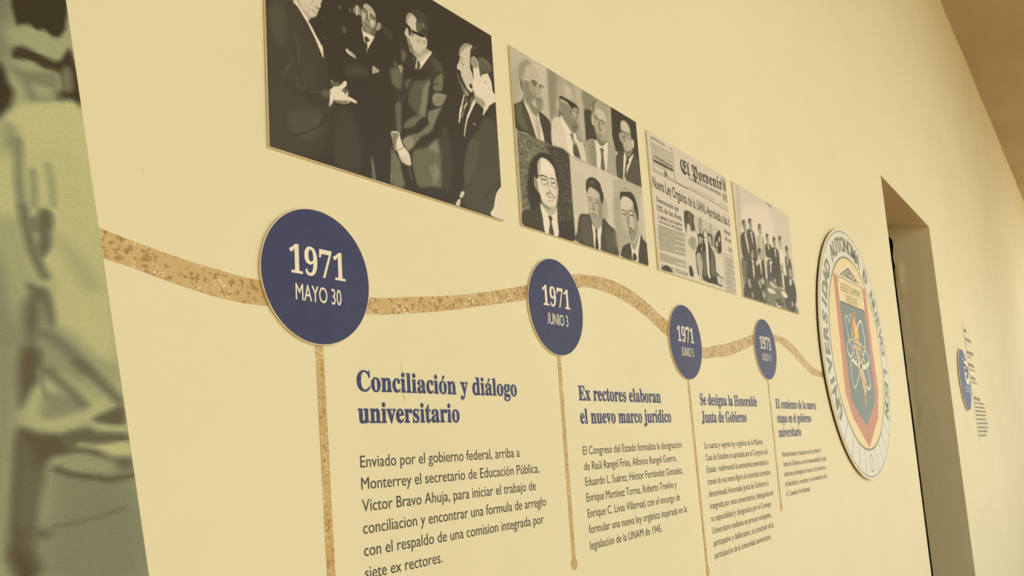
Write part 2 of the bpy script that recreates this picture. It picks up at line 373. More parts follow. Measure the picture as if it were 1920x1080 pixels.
ART["p1"] = """BG 58
P 72 34.5 -12,1236,264,1357,443,1084,563,942,567,709,615,514,557,197,397,29,-29,-32,-62,449
P 84 17.25 211,342,372,403,510,412,536,351,475,242,348,149,230,171,194,248
S 60 2.5 2 216,145,365,221,506,319,582,435
P 64 8.05 167,549,297,526,458,476,600,510,619,609,521,647,352,555,245,542
S 86 1.75 1.5 289,658,299,583,353,590,377,666
S 86 1.75 1.5 144,630,213,744,256,816
S 88 2 2 421,578,548,621,620,633
P 86 11.5 736,317,856,340,904,104,783,84
P 70 17.25 686,490,896,508,933,64,663,42
P 76 17.25 828,932,987,1014,1080,985,981,913,824,870
S 76 1.5 2 816,1000,828,932,888,917
S 76 1 1.5 594,989,585,727
P 118 1.35 1072,184,1089,188,1118,7,1078,10
P 84 9.58 34,1149,172,1220,194,1027,159,888,61,912
S 78 1.94 1.94 109,875,188,874,257,769
S 88 2.78 2.78 282,1031,307,914,317,790
S 92 1.39 1.39 157,621,204,718,234,760
P 212 0.75 278,1317,561,1445,563,1408,563,1378,551,1362,543,1354,539,1335,525,1316,529,1301,511,1280,493,1254,465,1241,435,1214,418,1207,372,1219,329,1268
P 165 3.83 286,1321,331,1327,367,1278,420,1265,436,1234,418,1210,380,1222,329,1268
P 188 2.56 398,1278,428,1271,441,1241,410,1212,384,1240
P 190 1.13 514,1360,528,1373,533,1349,508,1318
S 92 1.25 0.56 519,1361,530,1353,545,1359
S 110 1.39 0.69 469,1321,492,1308,516,1295
S 236 1.11 0.42 473,1329,500,1322,517,1316
S 120 1.11 0.83 436,1232,465,1243,498,1265,518,1286
S 165 0.83 0.83 447,1351,472,1382,484,1407
S 150 0.97 0.83 502,1369,510,1355
S 170 1.11 1.11 400,1331,430,1311,449,1300
L 232 0.28 280,1321,306,1324,366,1265,425,1210,432,1188,462,1155,498,1104,532,1062,569,1020,574,932,564,932,540,976,489,1068,423,1162,350,1242
S 150 0.42 0.28 416,1206,428,1174
P 105 4.47 795,1290,817,1305,837,1286,831,1250,810,1248
P 90 3.19 582,1128,607,1131,606,1110,589,1104
P 110 2.56 763,1474,784,1483,782,1451,765,1444
P 80 4.47 570,1288,594,1288,585,1268
P 200 1.13 964,1556,987,1577,999,1554,995,1493,972,1476,960,1489
P 165 1.13 936,1527,951,1534,952,1496,938,1483
P 120 1.13 887,1499,900,1512,903,1471,892,1463
L 225 0.56 1008,1569,1019,1573,1014,1487,1004,1500
L 225 0.42 823,1099,839,1116,891,1103,929,1086,947,1059,919,1060,872,1065,832,1077
S 70 0.56 0.28 839,1114,874,1096,906,1068
S 70 0.56 0.28 866,1107,899,1089,928,1065
S 120 0.42 0.28 831,1094,864,1069
P 135 1.09 1011,1569,1024,1567,1029,1508,1025,1485,1013,1508
P 155 0.91 1048,1612,1084,1641,1120,1648,1163,1641,1197,1613,1215,1579,1211,1515,1203,1443,1188,1389,1155,1359,1120,1352,1077,1365,1044,1386,1034,1443,1034,1510,1039,1567
P 182 2.47 1061,1617,1093,1638,1137,1639,1180,1620,1200,1587,1193,1550,1150,1559,1107,1575,1059,1582
P 190 2.47 1040,1547,1087,1532,1089,1492,1056,1452,1038,1471
P 205 2.47 1138,1506,1182,1503,1189,1472,1159,1425,1134,1450
P 140 3.09 1039,1451,1065,1455,1133,1429,1186,1436,1188,1392,1151,1359,1111,1351,1069,1369,1040,1398
P 110 2.47 1154,1410,1202,1477,1188,1389,1155,1359,1129,1359
S 52 1.48 0.4 1046,1571,1081,1578,1111,1566
S 60 1.75 0.81 1058,1551,1072,1547,1086,1551
S 52 1.75 0.4 1132,1551,1167,1556,1206,1534
S 60 1.75 0.81 1152,1533,1170,1527,1185,1527
P 90 1.27 1101,1545,1114,1544,1107,1507,1088,1478,1085,1498
S 70 1.07 0.67 1077,1486,1101,1480,1119,1495
P 205 1.09 1117,1569,1129,1578,1131,1544,1120,1502,1109,1497
S 70 1.07 0.54 1069,1445,1098,1435,1126,1428
S 120 0.81 0.67 1076,1429,1102,1416,1119,1420
S 110 1.07 0.81 1135,1532,1127,1481,1148,1455,1145,1406
P 175 0.91 1231,1510,1254,1521,1271,1509,1268,1483,1240,1444,1208,1430,1213,1461
S 110 0.81 0.54 1235,1497,1252,1494,1237,1460
P 48 1.27 1045,1563,1037,1607,1085,1648,1138,1663,1199,1642,1223,1604,1223,1527,1211,1543,1209,1584,1180,1620,1137,1639,1093,1639,1061,1610,1055,1577
L 228 0.4 1025,1381,1035,1389,1046,1360,1102,1355,1137,1357,1182,1359,1176,1343,1089,1199,1080,1190,1069,1254,1053,1254,1036,1328
P 62 0.54 1058,1307,1087,1318,1118,1299,1107,1283,1084,1266,1088,1234,1083,1202,1072,1201,1066,1253,1060,1277
L 170 0.4 1069,1193,1086,1200,1075,1162
L 185 0.4 1137,1060,1151,1068,1181,1062,1216,1054,1227,1051,1215,1040,1205,1018,1178,1018,1160,1000,1133,990
S 110 0.67 0.4 1158,1044,1174,1022
S 110 0.54 0.4 1189,1051,1201,1029
P 72 6.18 1281,1516,1353,1504,1425,1462,1384,1404,1312,1431
P 90 7.16 1386,1097,1427,1165,1500,1178,1533,1122,1517,1021,1396,973,1373,1032
P 100 3.58 1527,1365,1559,1371,1595,1350,1571,1272,1524,1255
P 92 2.98 1421,1217,1465,1199,1463,1164,1417,1162
L 205 0.52 1475,1189,1491,1200,1525,1146,1520,1122,1506,1129
L 195 0.52 1505,1204,1519,1212,1537,1177,1533,1156,1522,1165
P 208 0.7 1616,1713,1639,1764,1679,1796,1713,1806,1754,1777,1778,1744,1801,1690,1826,1628,1875,1626,1897,1592,1893,1541,1876,1513,1905,1502,1946,1510,1944,1488,1790,1283,1770,1275,1737,1340,1710,1372,1673,1386,1641,1402,1639,1436,1626,1455,1624,1472,1608,1500,1612,1523,1590,1535,1584,1560,1604,1603,1619,1623,1631,1656,1614,1676
P 165 2.98 1616,1713,1639,1764,1679,1796,1702,1791,1650,1727,1632,1670,1614,1676
P 175 4.18 1685,1426,1782,1427,1825,1479,1887,1516,1924,1488,1852,1446,1778,1376,1719,1369
P 140 2.39 1631,1461,1670,1476,1695,1429,1712,1394,1673,1386,1642,1409
P 150 2.39 1669,1594,1708,1603,1716,1585,1676,1555
P 180 2.98 1752,1550,1803,1576,1800,1540,1760,1521
P 150 1.05 1608,1507,1636,1525,1661,1486,1650,1461,1626,1459
S 110 0.91 0.52 1627,1469,1652,1460,1673,1456
S 105 0.78 0.52 1620,1498,1643,1489
S 110 0.91 0.65 1643,1434,1663,1445,1681,1424,1712,1394
P 72 1.05 1679,1796,1716,1846,1816,1881,1894,1864,1929,1806,1910,1683,1896,1634,1866,1630,1826,1621,1773,1636,1751,1662,1756,1735,1763,1766,1712,1795
P 100 2.98 1756,1728,1805,1741,1854,1740,1841,1699,1789,1649,1761,1666
P 115 2.39 1827,1764,1875,1755,1883,1730,1842,1713
S 130 0.52 0.52 1775,1721,1791,1686,1800,1668
S 120 0.52 0.52 1833,1724,1874,1733
S 88 0.65 0.65 1748,1888,1762,1876,1755,1856
L 40 0.26 1612,1661,1654,1651,1676,1629,1700,1628,1876,1641,1873,1621,1824,1606,1669,1598,1662,1556,1645,1553,1640,1579,1634,1612,1615,1635
L 185 0.39 1619,1616,1635,1619,1645,1584,1638,1561,1622,1568
L 215 0.26 1673,1620,1690,1622,1685,1611,1672,1609
P 210 0.7 1823,1592,1855,1620,1885,1623,1899,1593,1894,1548,1872,1522,1842,1514,1829,1537
P 165 0.7 1848,1587,1870,1589,1864,1543,1844,1543
P 62 4.18 1547,1195,1621,1325,1710,1365,1737,1340,1691,1247,1653,1109,1519,1056
P 66 4.18 1768,1239,1955,1492,2024,1468,2121,1402,2131,1275,1662,1105
L 228 0.39 1729,1337,1745,1349,1748,1337,1727,1232,1705,1176,1659,1121,1654,1130,1700,1229
L 230 0.39 1932,1484,1956,1503,1956,1486,1876,1385,1768,1251,1761,1255,1786,1295,1769,1324
P 95 0.7 1737,1326,1756,1340,1784,1309,1768,1267,1739,1215,1728,1218
P 130 0.7 1740,1257,1765,1263,1748,1232,1732,1220
S 60 0.39 0.39 1750,1324,1758,1299,1746,1266
P 105 2.98 1679,1340,1718,1347,1707,1329,1677,1311
P 82 4.18 1940,1437,2083,1439,2116,1342,2012,1319
P 210 0.94 2387,1641,2405,1704,2458,1773,2509,1807,2571,1823,2620,1819,2591,1775,2574,1719,2559,1567,2589,1496,2600,1419,2592,1335,2564,1293,2533,1283,2476,1312,2433,1361,2402,1414,2389,1465,2343,1469,2346,1506,2381,1566,2397,1612
P 160 2.56 2405,1704,2458,1773,2509,1807,2571,1823,2607,1814,2518,1771,2439,1693,2393,1635
S 60 0.97 0.42 2387,1633,2421,1626,2437,1603
S 120 1.25 0.69 2416,1596,2426,1551,2456,1554
S 150 1.11 0.69 2436,1522,2457,1562
S 62 1.39 0.56 2334,1462,2371,1459,2392,1426,2421,1365,2460,1338
S 140 0.83 0.69 2396,1412,2446,1373
P 110 2.56 2327,1419,2366,1401,2374,1365,2418,1324,2462,1291,2530,1249,2516,1229,2442,1204,2401,1270,2360,1336
P 150 1.13 2426,1287,2473,1278,2517,1245,2467,1221
S 50 1.39 0.56 2421,1357,2454,1328,2487,1299,2557,1283,2574,1272
P 60 0.94 2528,1362,2554,1383,2571,1368,2574,1337,2538,1332
P 220 0.56 2477,1320,2536,1316,2564,1293,2533,1287,2499,1303
P 230 0.75 2607,1560,2601,1623,2580,1656,2608,1699,2659,1710,2692,1673,2725,1627,2731,1563,2782,1564,2863,1610,2909,1559,2924,1447,2959,1408,2982,1315,2851,1240,2794,1180,2736,1097,2724,1101,2743,1173,2671,1198,2612,1220,2594,1287,2585,1381,2603,1452
P 160 2.56 2571,1628,2608,1691,2646,1709,2667,1672,2686,1613,2647,1590,2604,1583
P 165 3.83 2592,1335,2629,1274,2752,1266,2773,1215,2741,1172,2671,1194,2612,1216
P 60 0.75 2577,1753,2632,1824,2712,1879,2815,1902,2914,1864,2957,1779,2970,1648,2974,1531,2966,1419,2928,1423,2917,1511,2884,1567,2839,1626,2799,1737,2726,1768,2647,1714,2598,1720
P 95 2.56 2695,1707,2762,1748,2852,1756,2925,1716,2946,1664,2889,1619,2835,1592,2770,1577,2726,1512,2710,1597
S 185 0.56 0.28 2720,1699,2793,1676,2827,1639
S 185 0.56 0.28 2760,1731,2847,1713,2875,1673
S 190 0.56 0.28 2705,1677,2777,1646,2800,1621
S 170 0.56 0.28 2799,1737,2887,1719,2921,1672
S 50 0.69 0.42 2745,1700,2804,1664,2851,1622
S 50 0.69 0.42 2729,1670,2762,1615,2770,1577
S 60 1.11 0.56 2656,1684,2665,1646,2686,1613
S 140 0.83 0.56 2589,1749,2643,1803,2710,1853
S 130 0.69 0.56 2652,1773,2700,1758
S 55 1.11 0.56 2559,1567,2569,1538,2585,1519
S 120 0.83 0.56 2591,1513,2600,1484
P 150 0.56 2800,1496,2819,1494,2811,1471,2798,1475
P 55 1.13 2430,1200,2479,1217,2531,1266,2581,1283,2597,1255,2588,1228,2513,1068,2433,971,2361,949,2411,1115
L 225 0.42 2423,1222,2438,1223,2422,1174,2367,1022,2346,937,2322,930,2345,1031,2389,1140
P 95 0.75 2435,1190,2466,1200,2481,1177,2448,1135,2431,1145
L 195 0.42 2435,1122,2480,1161,2482,1146,2443,1085,2416,1045,2408,1082
S 60 0.69 0.28 2400,1064,2435,1059
S 60 0.69 0.28 2415,1100,2444,1090
L 120 0.56 2393,1046,2421,1039,2385,957,2355,947
L 228 0.42 2598,1232,2617,1197,2553,1112,2496,1015,2469,974,2455,978,2502,1080,2546,1166
P 110 1.13 2526,1208,2566,1245,2588,1228,2547,1175,2505,1113
P 60 1.13 2735,1088,2850,1231,2981,1311,2976,1138,2732,1055
L 228 0.4 2353,1068,2392,1080,2356,979,2328,886,2312,887,2328,981
L 228 0.4 2532,1125,2575,1139,2492,1021,2446,927,2393,754,2385,774,2416,895,2457,1010
L 228 0.4 2726,1187,2848,1225,2786,1159,2729,1088,2725,1116,2750,1159
L 225 0.3 2547,952,2564,959,2591,942,2579,935
L 140 0.6 2402,1061,2448,1098,2431,1059,2408,1034
L 130 0.6 2368,994,2389,1006,2376,951,2360,957
P 82 11.91 2657,933,2741,1063,2853,1097,2959,1046,2975,672,2974,389,2883,322,2763,32,2350,24,2335,229,2488,432,2463,706
P 90 6.41 2464,718,2589,776,2589,593,2483,375,2370,248,2355,443
S 102 1 1 2588,764,2598,687,2536,579,2492,388
S 62 1.99 1.59 2653,167,2811,328,2970,447
P 228 0.81 2971,377,2901,314,2857,247,2807,109,2749,18,2970,5,3000,22,2985,368
L 225 0.4 2201,3,2190,17,2231,69,2274,89,2258,10
L 215 0.4 2250,100,2288,163,2331,178,2337,152,2299,100
S 80 0.8 0.4 2238,54,2259,15
S 90 1.19 1 2497,344,2511,314
P 120 3.66 2067,748,2096,724,2085,688,2068,704
P 96 11.91 2005,665,2071,705,2115,577,2110,424,2042,363,2007,504
P 58 6.56 1534,1151,1810,1272,1949,1255,2051,1336,2130,1319,2167,1172,2132,1047,2048,908,2104,813,2095,699,1993,625,1828,514,1594,375,1552,395,1461,516,1498,841
P 92 6.56 1677,1105,1817,1164,1914,1209,1854,1045,1823,837,1727,775,1655,807,1586,870,1609,985
P 132 5.62 1812,1097,1912,1186,1880,1075,1844,910,1804,788,1730,808,1771,952
P 112 5.62 1543,666,1666,756,1806,810,1787,772,1659,658,1509,592
P 118 4.69 1959,1191,2048,1301,2099,1330,2107,1231,2067,1138,1968,1105
P 140 3.75 1967,1082,2131,1125,2136,1093,2054,976,1957,957,1928,992
S 165 1.43 1.02 1930,1014,1981,1065,2096,1097
P 128 5.62 1854,847,2020,955,2052,953,1941,764,1904,687,1874,700
P 122 5.62 1562,535,1715,610,1877,745,1870,656,1742,575,1613,433,1538,391,1485,460
P 150 5.62 1486,471,1606,537,1631,480,1567,399,1525,409
P 52 1.65 1676,684,1804,788,1861,729,1784,728,1747,641,1717,632
S 52 1.83 1.02 1828,806,1852,912,1897,993,1899,1115,2024,1202
S 48 1.43 0.82 1888,885,1970,928,2054,982
S 56 1.63 1.02 1935,1077,2001,1116,2114,1126
P 105 4.69 1409,781,1484,848,1477,646,1462,537,1414,544
P 72 6.56 1430,893,1474,908,1484,848,1439,823
S 120 1.02 0.82 1693,1024,1712,1073,1797,1103,1915,1220
S 110 1.02 0.82 1513,857,1539,919,1562,942
P 50 1.38 1580,1189,1664,1133,1535,960,1556,1052
P 98 4.69 1556,1063,1649,1128,1597,1024,1565,981
P 110 11.25 1375,1116,1476,1152,1516,1102,1492,967,1407,969,1371,1051
P 110 8.44 1609,379,1828,503,1977,621,2014,499,2034,351,2001,146,1874,117,1646,85
P 136 8.44 1843,507,1992,614,1990,492,1902,469
P 138 9.37 1842,302,1939,348,1980,272,1891,142
S 88 0.61 0.61 1896,489,1880,290,1894,175
P 110 3.75 2066,735,2099,744,2103,701,2077,682
P 72 14.06 1993,625,2132,754,2175,498,2113,150,2015,128,2011,454
P 118 6.56 1334,336,1351,341,1442,242,1475,106,1469,22,1315,7
S 215 0.82 0.41 1302,9,1311,107
S 160 0.61 0.41 1315,108,1330,335
P 58 3.75 1441,231,1571,254,1646,85,1600,58,1499,50
S 170 0.82 0.61 1548,233,1583,111
P 195 1.1 1335,505,1406,533,1447,522,1457,463,1489,409,1558,365,1580,277,1571,249,1527,241,1471,249,1437,271,1406,335,1366,355,1344,441
P 228 1.1 1445,496,1482,418,1550,363,1575,265,1542,247,1486,258,1446,294,1408,356,1401,457
P 140 1.65 1347,483,1404,510,1431,497,1399,436,1381,369,1355,393
S 90 0.82 0.41 1355,501,1375,491,1419,514
S 90 1.02 0.61 1392,434,1368,386,1394,352
S 110 0.82 0.61 1407,346,1481,397,1496,411
S 110 0.61 0.41 1446,305,1471,260
S 110 0.61 0.41 1482,314,1507,253
S 110 0.61 0.41 1519,324,1543,257
P 130 3.41 641,756,671,760,665,733,652,721
P 110 5.11 670,745,741,770,731,742,664,708
P 150 2.39 619,658,645,674,633,607,616,601
P 100 8.52 546,633,615,664,612,600,552,580
P 228 1.36 650,682,668,706,704,725,731,738,759,761,782,791,801,806,819,803,822,787,812,762,788,736,769,716,764,700,777,697,799,683,825,674,852,676,893,671,920,665,932,651,923,643,900,641,868,642,841,629,822,623,794,596,758,588,714,581,662,585,652,551,639,547,639,630
P 135 3.41 667,590,715,603,796,625,841,629,794,598,750,587,697,577
P 120 2.39 765,707,783,731,819,736,841,726,836,702,825,677,822,709,800,708,799,679,786,700,773,699
P 225 1.36 804,699,827,710,831,693,820,672,807,671
P 225 1.36 764,696,782,699,790,687,781,677
S 235 2.22 0.74 818,622,836,622
S 100 1.19 0.59 795,614,823,632,895,638
L 242 0.44 637,681,650,684,646,611,632,544,625,519,612,517,621,575,632,621"""
